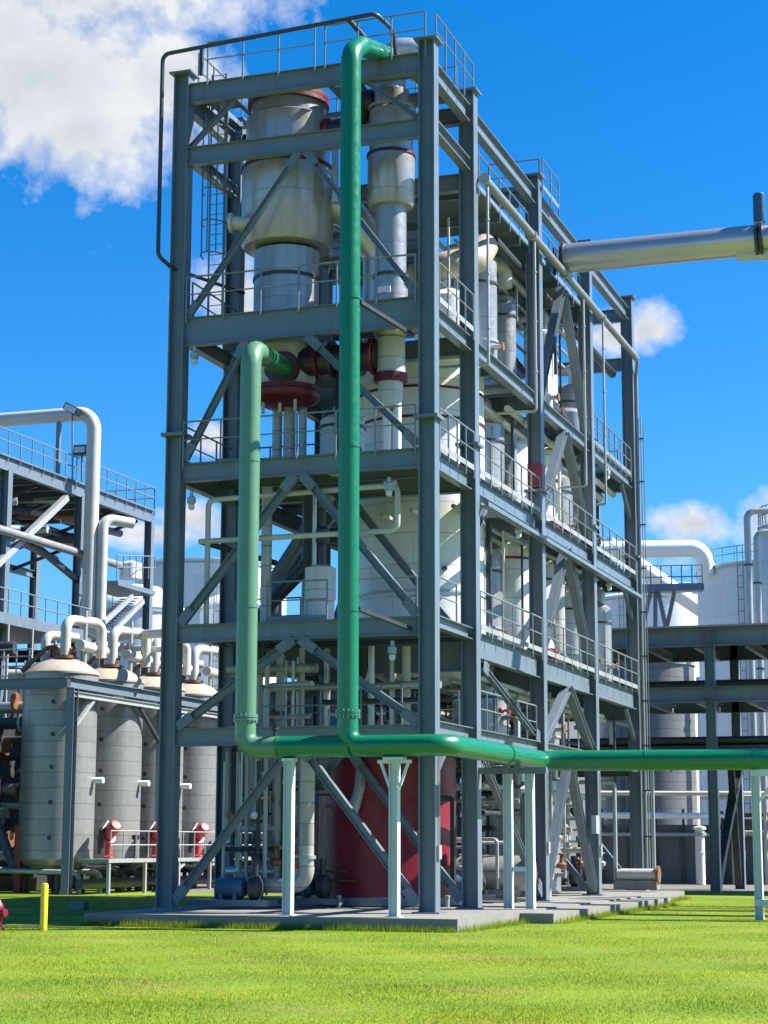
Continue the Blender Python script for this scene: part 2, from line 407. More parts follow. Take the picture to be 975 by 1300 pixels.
rail((-6.9, FY, 15.93), (-.3, FY, 15.93), toe=False); rail((.2, .3, 15.80), (.2, 3.5, 15.80), sp=.9, toe=2)
rail((-6.9, FY, 11.86), (-.3, FY, 11.86), toe=False); rail((.2, .3, 11.85), (.2, 3.5, 11.85), sp=.9, toe=2)
rail((-7.1, .3, 11.86), (-7.1, 3.5, 11.86)); rail((-6.95, .3, 15.93), (-6.95, 3.5, 15.93)); rail((-6.95, 3.6, 15.93), (-3.8, 3.6, 15.93))
rail((-6.9, 3.5, 7.45), (-4.9, 3.5, 7.45)); rail((-4.6, .3, 7.45), (-2.9, .3, 7.45)); rail((-2.0, .2, 7.42), (-.4, .2, 7.42), toe=False); rail((-.05, 1.0, 7.5), (-.05, 2.6, 7.5), toe=False)
rail((-6.9, 3.6, 11.86), (-4.0, 3.6, 11.86))
for i in (1, 2, 3):
    y0, y1 = YS[i] + .3, YS[i+1] - .3
    rail((.2, y0, 7.50), (.2, y1, 7.50), sp=1.05, toe=2); rail((.2, y0, 11.88), (.2, y1, 11.88), sp=1.05, toe=2)
rail((.1, 18.7, 15.76), (.1, 25.5, 15.76), sp=1.0); rail((-.1, 4.0, 20.58), (-.1, 10.9, 20.58), sp=1.1); rail((-.1, 11.4, 20.58), (-.1, 18.1, 20.58), sp=1.1)
rail((-5.0, 1.0, 4.72), (-.5, 1.0, 4.72), sp=.55, toe=False); rail((-4.8, 3.9, 4.74), (-.4, 3.9, 4.74), sp=.6); rail((.0, 4.2, 4.8), (.0, 10.8, 4.8), sp=1.2, toe=False)
rail((-1.5, 11.2, 22.6), (.2, 11.2, 22.6), h=1.0); rail((.3, 11.2, 22.6), (.3, 13.4, 22.6), h=1.0)
rail((-6.9, 18.5, 20.58), (-1.0, 18.5, 20.58)); rail((-6.9, 25.9, 11.9), (-.5, 25.9, 11.9)); rail((-6.9, 25.9, 15.8), (-.5, 25.9, 15.8))
# caged ladder on the far left side of the front bay
def ladder(name, x, y, z0, z1, cage=True, yaw=0):
    m = MB()
    for s_ in (-.22, .22): m.bar((x + s_, y, z0), (x + s_, y, z1), .05, .02, (0, 1, 0))
    z = z0 + .2
    while z < z1: m.tube([(x - .22, y, z), (x + .22, y, z)], .014, 0, 5); z += .3
    o = m.build(name, 'rail', T)
    if cage:
        c = MB(); z = z0 + 2.2
        arc = [(x + .38 * math.cos(a), y - .02 - .62 * math.sin(a)) for a in [math.pi * k / 10 for k in range(11)]]
        zs = []
        while z < z1 + .1: zs.append(z); z += .95
        for z in zs: c.sweep([V(ax, ay, z) for ax, ay in arc], .022, 5)
        for k in (1, 3, 5, 7, 9): c.bar((arc[k][0], arc[k][1], zs[0]), (arc[k][0], arc[k][1], zs[-1]), .04, .012, (0, 1, 0))
        c.build('safety_cage', 'rail', o)
ladder('ladder', -6.92, 1.75, 15.95, 23.7)
ladder('ladder', -1.05, 3.4, 11.9, 15.6, False)
ladder('ladder', -3.6, 18.6, 15.8, 19.8, False)
for x_, y_, z_ in ((-6.6, -.25, 11.0), (-1.0, -.25, 11.05), (-6.6, -.25, 15.0), (-.9, -.25, 6.8), (.25, 8.0, 11.15), (.25, 20.5, 11.15), (.25, 20.5, 15.2)):
    k = MB(); k.lathe([(0, 0), (.05, 0), (.05, .12), (.11, .16), (.12, .3), (.06, .36), (0, .37)], (x_, y_, z_), (0, 0, -1), 12); lo = k.build('bulkhead_lamp', 'galv', T)
    MB().lathe([(0, 0), (.085, 0), (.085, .1), (.04, .14), (0, .145)], (x_, y_, z_ - .36), (0, 0, -1), 12).build('lamp_glass', 'lampglass', lo)
for x_, y_, z_ in ((.26, .02, 1.5), (.26, 11.15, 1.6), (.26, 18.4, 1.5)):
    MB().box((x_, y_, z_), (.06, .22, .34)).build('switch_box', 'galv', T); MB().tube([(x_, y_, z_ + .17), (x_, y_, 4.1)], .018, 0, 6).build('conduit', 'galv', T)
# pad mounted junction box and light bracket on the frame
jb = MB(); jb.box((.42, 16.9, 2.35), (.16, .5, .6)); jb.build('junction_box', 'galv', T)
rb = MB(); rb.box((0, 11.15, 13.1), (.47, .42, .75)); rb.build('red_band', 'red', T)

# ------------------------------------------------------------------ big vessels in the tower
def lathe_part(name, mt, root, prof, c=(0, 0, 0), seg=48, axis=(0, 0, 1)):
    return MB().lathe(prof, wloc(root) + V(c), axis, seg).build(name, mt, root)
EX, EY = -4.80, 1.9
ev = thing('evaporator', 'wide stainless evaporator vessel with maroon flanges, upper left in the tower front', 'vessel', (EX, EY, 13.6))
z = -13.6
lathe_part('shell', 'stainless', ev, [(.80, 18.18+z), (1.22, 18.22+z), (1.30, 18.34+z), (1.30, 20.5+z), (1.20, 20.55+z), (1.20, 22.0+z), (1.06, 22.08+z), (1.06, 22.5+z)])
lathe_part('lower_shell', 'stainless', ev, [(.92, 15.3+z), (.92, 18.1+z)])
lathe_part('channel', 'creamclad', ev, [(.82, 14.15+z), (.82, 15.35+z)])
lathe_part('bottom_flange', 'maroon', ev, [(0, 13.70+z), (.55, 13.66+z), (.84, 13.78+z), (.96, 13.86+z), (.98, 13.90+z), (.98, 14.02+z), (.95, 14.03+z), (.95, 14.06+z), (.98, 14.07+z), (.98, 14.19+z), (.80, 14.20+z)])
lathe_part('top_flange', 'maroon', ev, [(1.05, 22.42+z), (1.17, 22.43+z), (1.17, 22.56+z), (1.14, 22.57+z), (1.17, 22.58+z), (1.17, 22.72+z), (.6, 22.95+z), (0, 23.0+z)])
for zz, rr, mm in ((20.52, 1.33, 'maroon'), (17.3, .95, 'dark'), (16.15, .98, 'maroon')):
    lathe_part('stiffening_ring', mm, ev, [(rr-.06, zz-.05+z), (rr, zz-.05+z), (rr, zz+.05+z), (rr-.06, zz+.05+z)])
nz = MB(); nz.tube([(EX - .55, EY - .9, 18.75), (EX - 1.25, EY - 1.1, 18.8)], .2, 0, 16); nz.disc((EX - 1.25, EY - 1.1, 18.8), (1, .2, 0), .28, .1); nz.build('side_nozzle', 'cream', ev)
dr = MB()
for dx in (-.45, .05, .5): dr.tube([(EX + dx, EY - .5, 13.85), (EX + dx, EY - .5, 13.4)], .05, 0, 8)
dr.build('drain_stub', 'cream', ev)
for dx, rr in ((-.35, .14), (.02, .17), (.42, .11)):
    MB().tube([(EX + dx, EY + .3, 13.72), (EX + dx, EY + .3, 11.9)], rr, 0, 12).build('downpipe', 'lagging', ev)
hd = MB(); hd.tube([(EX-.28, EY - .05, 15.25), (EX-.28, EY - .85, 14.95)], .36, 0, 20)
# vessel two
SX, SY = -1.70, 1.9
sp = thing('separator', 'slim stepped stainless separator column, upper right in the tower front', 'vessel', (SX, SY, 12.0)); z = -12.0
lathe_part('shell', 'stainless', sp, [(.40, 19.1+z), (.60, 19.12+z), (.66, 19.24+z), (.66, 20.6+z), (.62, 20.62+z), (.62, 21.9+z), (.52, 21.98+z), (.52, 22.5+z), (.42, 22.55+z), (.42, 23.2+z)])
lathe_part('lower_shell', 'stainless', sp, [(.30, 15.3+z), (.47, 15.5+z), (.47, 17.1+z), (.43, 17.15+z), (.43, 19.15+z)])
lathe_part('channel', 'creamclad', sp, [(.40, 14.3+z), (.40, 15.35+z)])
lathe_part('bottom_flange', 'maroon', sp, [(0, 14.12+z), (.44, 14.12+z), (.47, 14.15+z), (.47, 14.36+z), (.40, 14.38+z)])
lathe_part('foot', 'creamclad', sp, [(.26, 13.4+z), (.34, 13.7+z), (.34, 14.13+z)])
for dx in (-.12, .2): MB().tube([(SX + dx, SY, 13.6), (SX + dx, SY, 11.9)], .11, 0, 12).build('downpipe', 'whitepaint', sp)
for zz, rr, mm in ((20.61, .69, 'maroon'), (17.12, .50, 'dark'), (22.0, .66, 'galv')):
    lathe_part('stiffening_ring', mm, sp, [(rr-.05, zz-.04+z), (rr, zz-.04+z), (rr, zz+.04+z), (rr-.05, zz+.04+z)])
MB().bar((SX - .02, SY - .50, 16.55), (SX - .02, SY - .50, 16.72), .36, .03, (0, 1, 0)).build('name_plate', 'screen', sp)
db = MB(); db.tube([(SX, SY, 23.1), (SX, SY, 23.75), (SX + .85, SY + .3, 23.75), (SX + .85, SY + .3, 22.9)], .36, .42, 20)
db.build('overhead_bend', 'ss', sp)
# ducts between them
vd = thing('vapour_duct', 'dark purple vapour bend joining the two stainless vessels under the roof deck', 'duct', (-3.2, 1.9, 21.6))
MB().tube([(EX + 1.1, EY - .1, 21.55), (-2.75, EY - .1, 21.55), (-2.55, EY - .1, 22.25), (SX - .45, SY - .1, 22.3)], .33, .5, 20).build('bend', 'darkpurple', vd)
MB().disc((EX + 1.28, EY - .1, 21.55), (1, 0, 0), .36, .12).build('flange', 'red', vd)
cd = thing('crossover_duct', 'dark crossover duct with red flanges below the fourth deck between both vessels', 'duct', (-3.2, 1.9, 14.7))
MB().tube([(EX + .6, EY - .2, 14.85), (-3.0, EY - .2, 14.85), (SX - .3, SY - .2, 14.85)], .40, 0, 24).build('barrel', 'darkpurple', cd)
for xx in (-3.72, -3.30, -2.52, -2.12):
    MB().disc((xx, EY - .2, 14.85), (1, 0, 0), .52, .10).build('flange', 'maroon' if xx in (-3.72, -2.12) else 'darkpurple', cd)
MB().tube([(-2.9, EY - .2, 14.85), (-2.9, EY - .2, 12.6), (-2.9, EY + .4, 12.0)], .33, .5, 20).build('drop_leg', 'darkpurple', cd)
sd = thing('inclined_duct', 'wide stainless duct sloping down between the two upper vessels above the fourth deck', 'duct', (-3.0, 2.6, 17))
MB().tube([(EX + .9, EY + .5, 19.6), (-3.2, 2.5, 19.4), (-2.4, 3.0, 18.2), (-2.4, 3.0, 16.0)], .48, .7, 24).build('barrel', 'ss', sd)
MB().tube([(EX + 1.0, EY - .4, 20.9), (-3.1, 1.2, 20.9), (-3.1, 1.2, 19.2)], .10, .3, 12).build('branch', 'ss', sd)
for q in range(3):
    MB().lathe([(.0, 0), (.12, .02), (.14, .12), (.12, .24), (0, .26)], (-2.62, 1.2, 20.1 - q * .32), (0, 0, 1), 14).build('valve_body', 'cream', sd)

# big white tank behind row C
def tank(name, label, x, y, z0, z1, r, mt='white', rings=(), top='dome', bottom='dish', collar=None, group=None):
    o = thing(name, label, 'tank', (x, y, z0), group); H = z1 - z0
    pr = []
    if bottom == 'dish': pr += [(0, -.38*r), (r*.55, -.28*r), (r*.9, -.08*r)]
    else: pr += [(0, 0)]
    pr += [(r, 0), (r, H)]
    lathe_part('shell', mt, o, pr)
    if top == 'dome': lathe_part('head', collar or mt, o, [(r, H), (r*.93, H + .10*r), (r*.7, H + .24*r), (r*.35, H + .34*r), (0, H + .37*r)])
    elif top == 'cone': lathe_part('head', collar or mt, o, [(r, H), (r*.25, H + .55*r), (r*.25, H + .9*r), (0, H + .9*r)])
    else: lathe_part('head', mt, o, [(r, H), (0, H + .02)])
    for zz, mm in rings: lathe_part('stiffening_ring', mm, o, [(r-.03, zz-z0-.035), (r+.04, zz-z0-.035), (r+.04, zz-z0+.035), (r-.03, zz-z0+.035)])
    return o
bt = tank('process_tank', 'largest white clad tank, tall and round behind the front bay right column', -2.62, 7.5, 6.9, 15.9, 1.90, 'white', [(12.05, 'maroon'), (14.05, 'maroon'), (14.95, 'maroon'), (8.9, 'galv')], 'dome')
for a in (-1.9, -.9): MB().disc((-2.62 + 1.9*math.cos(a), 7.5 + 1.9*math.sin(a), 9.55), (math.cos(a), math.sin(a), 0), .07, .1).build('thermowell', 'dark', bt)
rt_ = tank('red_tank', 'big maroon painted tank standing on the concrete pad at the tower foot', -3.12, 5.9, .25, 4.1, 1.95, 'red', [(3.9, 'red')], 'flat', 'flat')
fr = MB(); fr.lathe([(1.97, 0), (2.15, 0), (2.15, .22), (1.97, .22)], (-3.12, 5.9, .03)); fr.build('base_ring', 'steel', rt_)
tr = MB()
tr.tube([(-4.85, 4.62, 2.75), (-4.62, 4.25, 2.75), (-4.62, 4.1, .95), (-3.6, 3.84, .95)], .035, .08, 8); tr.tube([(-5.0, 4.5, 3.05), (-3.1, 3.82, 3.05)], .03, 0, 8)
tr.tube([(-4.55, 4.1, .7), (-3.3, 3.8, .7)], .035, 0, 8); tr.tube([(-4.4, 4.05, .5), (-4.4, 4.05, 1.0)], .05, 0, 8)
tr.build('sample_line', 'brass', rt_)
MB().tube([(-3.25, 4.15, 4.1), (-3.25, 3.9, 3.2), (-3.4, 3.75, 2.55)], .16, .3, 14).build('overflow_pipe', 'galv', rt_)
t2 = tank('process_tank', 'small white clad tank with grey collar on the second deck, right of the largest tank', -1.36, 13.0, 7.6, 11.2, .76, 'white', [(10.75, 'red')], 'dome', collar='creamclad')
t3 = tank('process_tank', 'domed white tank on the third deck below a thin upright column', -1.45, 12.9, 11.95, 14.45, .86, 'white', [], 'dome')
t4 = tank('process_tank', 'white tank with dark ring on the third deck behind the white chevron brace', -1.15, 16.0, 11.95, 14.9, .62, 'white', [(13.9, 'dark')], 'dome')
t5 = tank('process_tank', 'pale clad tank on the second deck half hidden by the chevron brace', -1.3, 16.1, 7.6, 11.1, .6, 'creamclad', [(10.5, 'dark')], 'dome')
t6 = tank('process_tank', 'grey clad tank on the fourth deck near the far end of the tower', -1.2, 20.6, 13.0, 17.2, .72, 'stainless', [(15.9, 'dark')], 'dome')
c1 = tank('upright_column', 'tall pale column with a bent top outlet above the fourth deck', -1.75, 9.6, 15.9, 19.35, .46, 'creamclad', [(16.9, 'dark')], 'dome')
MB().tube([(-1.75, 9.6, 19.2), (-1.75, 9.6, 19.95), (-.8, 10.6, 19.95), (-.8, 10.6, 19.2)], .22, .35, 16).build('outlet_bend', 'cream', c1)
c2 = tank('upright_column', 'darker upright column beside the pale bent-top column above the fourth deck', -1.25, 11.9, 12.4, 19.0, .42, 'tankclad', [(16.6, 'dark'), (18.6, 'dark')], 'dome')
c3 = tank('upright_column', 'thin white column rising out of the domed white tank on the third deck', -1.45, 12.95, 14.75, 17.6, .30, 'white', [], 'dome')
c4 = tank('upright_column', 'slim silver column between the far chevron legs on the second deck', -.9, 17.2, 7.6, 11.2, .3, 'lagging', [], 'dome')
c5 = tank('upright_column', 'thin galvanised column beside the slim silver one near the far bay', -1.7, 17.5, 7.6, 11.2, .26, 'stainless', [], 'dome')
for lab, x_, y_, z0, z1, r_, mt, tp in (
    ('stout silver column on the fourth deck, nearest bay of the tower side', -1.55, 8.0, 15.9, 19.2, .42, 'stainless', 'dome'),
    ('silver column with pipe bend on the fourth deck left of the upper white brace', -2.5, 13.2, 15.9, 19.6, .44, 'stainless', 'dome'),
    ('thin white column on the fourth deck between the upper chevron legs', -1.0, 14.9, 15.9, 18.8, .27, 'white', 'dome'),
    ('pale column on the fourth deck behind the right upper chevron leg', -2.0, 16.9, 15.9, 19.3, .46, 'creamclad', 'cone'),
    ('stout dull column on the fourth deck in the farthest bay', -2.4, 22.6, 15.9, 18.6, .6, 'tankclad', 'dome'),
    ('shaded silver drum on the third deck just left of the red banded column', -2.3, 10.2, 11.95, 14.6, .62, 'stainless', 'dome'),
    ('tall white column on the third deck between the chevron legs', -2.5, 15.0, 11.95, 15.1, .5, 'white', 'dome'),
    ('stout silver drum on the third deck left of the last but one column', -1.7, 17.6, 11.95, 14.2, .55, 'stainless', 'cone'),
    ('white drum on the third deck in the farthest bay', -1.6, 21.2, 11.95, 14.4, .7, 'white', 'dome'),
    ('silver drum on the second deck between the largest tank and the small white tank', -3.0, 11.9, 7.6, 10.9, .72, 'stainless', 'dome'),
    ('wide white drum on the second deck in the farthest bay', -2.0, 21.0, 7.6, 10.6, .85, 'white', 'dome'),
    ('thin silver drum on the second deck at the far end of the tower', -1.0, 23.6, 7.6, 10.4, .42, 'stainless', 'cone'),
    ('grey silver drum on the first deck behind the short dark brace', -2.0, 9.0, 4.8, 6.3, .7, 'stainless', 'dome'),
    ('grey drum on the first deck between the lower chevron legs', -1.8, 15.2, 4.8, 6.3, .6, 'tankclad', 'dome'),
    ('dark grey upright drum on the pad left of the lower chevron', -1.7, 12.2, .1, 3.4, .62, 'tankclad', 'dome'),
    ('tall silver drum on the pad behind the right lower chevron leg', -2.4, 17.4, .1, 3.8, .6, 'stainless', 'dome')):
    r_ = r_ * 1.22; x_ = min(x_ + .75, -.38 - r_)
    d = tank('process_drum', lab, x_, y_, z0, z1, r_, mt, [(z0 + (z1 - z0) * .8, 'dark'), (z0 + (z1 - z0) * .25, 'galv')], tp, 'flat', group='drums and columns in the tower side bays')
    MB().tube([(x_ + r_ * .3, y_, z1 + r_ * .2), (x_ + r_ * .3, y_, z1 + r_ * .5 + .5), (x_ - 1.2, y_ + .6, z1 + r_ * .5 + .5)], min(.16, r_ * .3), .25, 12).build('top_pipe', 'cream' if mt == 'white' else 'ss', d)
    MB().tube([(x_ + r_ * .8, y_ - r_ * .4, z0 + .6), (x_ + r_ + .25, y_ - r_ * .4, z0 + .6)], .08, 0, 10).build('nozzle', 'galv', d); MB().disc((x_ + r_ + .25, y_ - r_ * .4, z0 + .6), (1, 0, 0), .14, .05, 12).build('flange', 'brass', d)
    MB().bar((x_ + r_ * .72, y_ - r_ * .72, z0 + .2), (x_ + r_ * .72, y_ - r_ * .72, z1 - .1), .04, .05, (0, 1, 0)).build('instrument_tube', 'galv', d)
ud = thing('under_deck_pipes', 'silver and dark pipe runs slung under the decks along the tower side', 'pipework', (-1, 14, 11))
rs2 = random.Random(21)
for z_ in (6.35, 11.1, 14.95, 19.8):
    for i in range(6):
        x_ = -.45 - i * .48; MB().tube([(x_, 4.2 + rs2.uniform(0, 6), z_ + rs2.uniform(-.25, .15)), (x_, 25.4 - rs2.uniform(0, 5), z_ + rs2.uniform(-.25, .15))], rs2.choice((.05, .07, .11, .16)), 0, 10).build('run', rs2.choice(['galv', 'ss', 'dark', 'cream', 'lagging']), ud)
    for i in range(9):
        x_ = -.5 - rs2.uniform(0, 2.2); y_ = rs2.uniform(5, 25); MB().tube([(x_, y_, z_), (x_, y_, z_ - rs2.uniform(1.2, 3.3))], rs2.choice((.04, .06, .09)), 0, 8).build('drop', rs2.choice(['galv', 'ss', 'cream', 'dark']), ud)
tray = thing('cable_tray', 'dark cable tray running along the tower side under the third deck handrail', 'cable tray', (.3, 14, 11))
k = MB(); k.box((.36, 14.7, 10.95), (.22, 21.5, .03)); k.box((.47, 14.7, 11.0), (.015, 21.5, .12)); k.box((.25, 14.7, 11.0), (.015, 21.5, .12)); k.build('tray', 'steel', tray)
for dx in (-.05, .0, .05): MB().tube([(.36 + dx, 4.2, 10.99), (.36 + dx, 25.3, 10.99)], .022, 0, 6).build('cable', 'dark', tray)
wv = thing('expansion_elbow', 'rust stained white elbow under the roof deck behind the front right column', 'pipe', (-1.2, 5.0, 18.5))
MB().tube([(-2.4, 6.6, 18.6), (-1.5, 5.6, 18.5), (-.6, 6.6, 18.9), (-.6, 7.5, 19.6)], .42, .6, 20).build('bend', 'domes', wv)
MB().disc((-1.95, 6.1, 18.55), (1, -1, 0), .52, .12).build('flange', 'brass', wv)
wt = tank('process_tank', 'white tank with a sloped head behind the fourth deck rail at the front right column', -1.5, 6.2, 16.0, 17.6, .85, 'white', [], 'cone')

# ------------------------------------------------------------------ green main and its risers
GY = -2.65; GR = .262
gp = thing('green_pipe', 'thick glossy green pipe main with two tall risers wrapping round the tower foot', 'pipe', (1.3, GY, 0))
RX1, RX2, GZc = -3.90, -1.22, 4.02
MB().tube([(RX1, GY, 4.75), (RX1, GY, 14.15), (RX1 - .1, GY + 1.05, 14.22)], GR, .55, 28).build('left_riser', 'palegreen', gp)['label'] = 'pale green riser'
MB().tube([(RX1 - .1, GY + 1.02, 14.22), (EX + .25, EY - .62, 14.6)], GR + .005, 0, 28).build('nozzle_run', 'green', gp)
MB().disc((EX + .2, EY - .78, 14.58), (.16, -1, -.1), .46, .16, 28).build('nozzle_flange', 'darkpurple', gp)
MB().disc((EX + .18, EY - .68, 14.59), (.16, -1, -.1), .5, .1, 28).build('counter_flange', 'maroon', gp)
MB().tube([(RX1, GY, 4.72), (RX1, GY, GZc), (RX1 + .92, GY, GZc)], GR, .78, 28).build('lower_bend', 'palegreen', gp)
MB().tube([(RX1 + .92, GY, GZc), (RX2 + .1, GY, GZc)], GR + .004, 0, 28).build('main_run', 'green', gp)
MB().tube([(RX2, GY, 4.8), (RX2, GY, GZc), (.4, GY, GZc), (1.32, GY, GZc), (1.32, 6.25, GZc)], GR, .9, 28).build('corner_run', 'green', gp)
MB().sweep([V(1.32, 6.05, GZc), V(1.32, 6.35, GZc), V(1.75, 6.6, GZc), V(2.3, 6.66, GZc)], [GR, GR + .005, .29, .29], 28).build('mitre_bend', 'green', gp)
MB().sweep([V(2.28, 6.66, GZc), V(24, 8.9, GZc)], .288, 28).build('outgoing_run', 'green', gp)
MB().tube([(RX2, GY, 4.8), (RX2 - .02, GY, 21.75), (RX2 - .02, GY + .75, 22.25), (SX + .12, SY - .5, 23.35)], GR, .55, 28).build('right_riser', 'green', gp)
for x_, z_, mm in ((RX1, 4.74, 'palegreen'), (RX2, 4.8, 'green')):
    fo = MB().disc((x_, GY, z_ - .035), (0, 0, 1), GR + .045, .05, 28).build('flange', mm, gp)
    MB().disc((x_, GY, z_ + .035), (0, 0, 1), GR + .045, .05, 28).build('flange', mm, gp)
    bo = MB()
    for k in range(16): a = k * math.pi / 8; bo.tube([(x_ + (GR+.026)*math.cos(a), GY + (GR+.026)*math.sin(a), z_ - .10), (x_ + (GR+.026)*math.cos(a), GY + (GR+.026)*math.sin(a), z_ + .10)], .014, 0, 5)
    bo.build('bolts', 'galv', fo)
for x_, z_, mm in ((RX1, 7.5, 'palegreen'), (RX2, 15.2, 'green'), (RX2, 11.4, 'green'), (RX2, 7.3, 'green'), (RX1, 11.2, 'palegreen')):
    MB().disc((x_, GY, z_), (0, 0, 1), GR + .012, .05, 28).build('weld_ring', mm, gp)
for x_ in (-3.0, ): MB().disc((x_, GY, GZc), (1, 0, 0), GR + .02, .05, 28).build('weld_ring', 'green', gp)
for y_ in (2.4, 6.15): MB().disc((1.32, y_, GZc), (0, 1, 0), GR + .02, .05, 28).build('weld_ring', 'green', gp)
for x_ in (4.15, 7.1): MB().disc((x_, 6.66 + (x_-2.28)*.1031, GZc), (1, .1031, 0), .30, .05, 28).build('weld_ring', 'green', gp)
for z_ in (15.1, 7.35, ):
    bk = MB(); bk.bar((RX2 + .25, GY + .05, z_), (RX2 + .8, -.2, z_ - .25), .1, .1); bk.build('bracket', 'dark', gp)
st_ = MB(); st_.tube([(RX1 + .78, GY, GZc + .2), (RX1 + .78, GY, GZc + .42)], .05, 0, 8); st_.lathe([(0, 0), (.1, .01), (.1, .06), (0, .1)], (RX1 + .78, GY, GZc + .42), (0, 0, 1), 12); st_.build('vent_valve', 'dark', gp)

# pale posts that carry the green main
def post(name, label, x, y, z0, head, group='pale posts under the green pipe main'):
    o = thing(name, label, 'post', (x, y, z0), group)
    MB().ibeam((x, y, z0 + .02), (x, y, GZc - GR - .09), .22, .22, (1, 0, 0), .018, .014).build('upright', 'palepost', o)
    MB().box((x, y, z0 + .012), (.36, .36, .024)).build('base_plate', 'palepost', o)
    MB().box((x, y, GZc - GR - .05), (.5 if head else .3, .3, .07)).build('saddle', 'palepost', o)
    if head:
        k = MB()
        for s_ in (-1, 1): k.bar((x + s_ * .12, y, GZc - 1.0), (x + s_ * .36, y, GZc - GR - .1), .07, .06)
        k.bar((x - .42, y, GZc - GR - .12), (x + .42, y, GZc - GR - .12), .10, .08); k.build('knee_arm', 'palepost', o)
    return o
post('pipe_post', 'plain pale mint post under the left end of the green pipe main', -2.72, GY, 0, False)
post('pipe_post', 'pale mint post with a forked head below the dark green riser bend', -.02, GY, 0, True)
pp = thing('pipe_trestle', 'pair of pale mint posts joined by a rung under the green pipe corner', 'post', (1.3, 3.7, 0), 'pale posts under the green pipe main')
for x_ in (1.02, 1.62):
    MB().ibeam((x_, 3.75, .02), (x_, 3.75, GZc - GR - .2), .24, .22, (1, 0, 0), .018, .014).build('upright', 'palepost', pp)
MB().bar((1.14, 3.75, 1.05), (1.5, 3.75, 1.05), .1, .12).build('rung', 'palepost', pp)
MB().bar((.2, 3.75, GZc - GR - .11), (2.1, 3.75, GZc - GR - .11), .2, .16).build('cross_beam', 'steel', pp)
pf = thing('pipe_trestle', 'pale blue portal frame under the outgoing green pipe beside the lawn', 'post', (7.3, 7.1, GZ), 'pale posts under the green pipe main')
for x_ in (7.12, 8.5): MB().ibeam((x_, 7.2, GZ), (x_, 7.2, GZc - GR - .2), .22, .22, (1, 0, 0), .018, .014).build('upright', 'palepost', pf)
for z_ in (GZc - GR - .1, .15): MB().bar((7.0, 7.2, z_), (8.7, 7.2, z_), .2, .18).build('rail_beam', 'palepost', pf)
MB().bar((7.22, 7.2, 2.9), (7.75, 7.2, 3.6), .08, .08).build('knee_arm', 'palepost', pf)

# ------------------------------------------------------------------ smaller pipework on the tower
o = thing('vent_line', 'thin black vent pipe looping over the roof and down outside the left column', 'pipe', (-7.6, -.6, 17))
MB().tube([(-7.4, -.1, 17.35), (-7.62, -.55, 17.6), (-7.62, -.55, 23.45), (RX2 - .1, -.55, 23.75), (RX2 + .15, .2, 23.55), (RX2 + .15, .5, 22.8)], .06, .22, 10).build('run', 'dark', o)
MB().tube([(-7.4, -.1, 17.35), (-6.0, 1.7, 17.0)], .05, 0, 8).build('tail', 'dark', o)
MB().tube([(RX2 - .9, -.55, 23.72), (RX2 - .55, .3, 23.3)], .07, 0, 8).build('branch', 'dark', o)
MB().bar((-6.45, -.5, 22.7), (-6.45, -.5, 23.5), .09, .09).build('support_post', 'dark', o)
hp = thing('header_pipe', 'round silver header pipe running along the top right side of the tower', 'pipe', (.45, 4, 20.5))
MB().tube([(.42, 3.95, 20.42), (.42, 25.4, 20.42)], .125, 0, 18).build('barrel', 'dullgalv', hp)
for y_ in (3.95, 9.3, 13.6, 19.2): MB().disc((.42, y_, 20.42), (0, 1, 0), .165, .08, 20).build('collar', 'galv', hp)
MB().tube([(.42, 25.3, 20.42), (.42, 25.6, 20.3), (.30, 25.9, 19.9), (.30, 25.98, 0.2)], .065, .25, 14).build('far_drop', 'dullgalv', hp)
for i, (y_, zb) in enumerate(((4.25, 15.05), (9.6, 14.85), (16.3, 13.7), (19.4, 13.6))):
    d = thing('drain_pipe', ['thin white drain pipe dropping beside the second front right column', 'thin white drain pipe with bottom bend, mid-way along the tower side', 'thin white drain pipe dropping past the red banded column', 'thin white drain pipe dropping near the last but one column'][i], 'pipe', (.42, y_, zb), 'drain pipes below the header pipe')
    MB().tube([(.42, y_, 20.3), (.42, y_, zb), (-1.2, y_ - .2, zb - .03)], .042, .1, 10).build('run', 'galv', d)
    for q in range(3): MB().disc((.42, y_, 19.3 - q * 1.6), (0, 0, 1), .065, .05, 10).build('clamp', 'galv', d)
cp = thing('cream_loop', 'cream pipe loop hanging below the third deck in the front bay', 'pipe', (-6.2, .4, 10))
MB().tube([(-6.35, .3, 7.45), (-6.35, .3, 10.85), (-.95, .3, 10.95), (-.95, .3, 9.75), (-6.6, .3, 9.72)], .075, .2, 12).build('run', 'cream', cp)
MB().disc((-1.15, .3, 10.95), (1, 0, 0), .14, .3, 14).build('valve', 'cream', cp)
MB().tube([(-6.55, .3, 9.72), (-5.3, 2.6, 9.4)], .08, 0, 10).build('tail', 'dark', cp)
rs0 = random.Random(5)
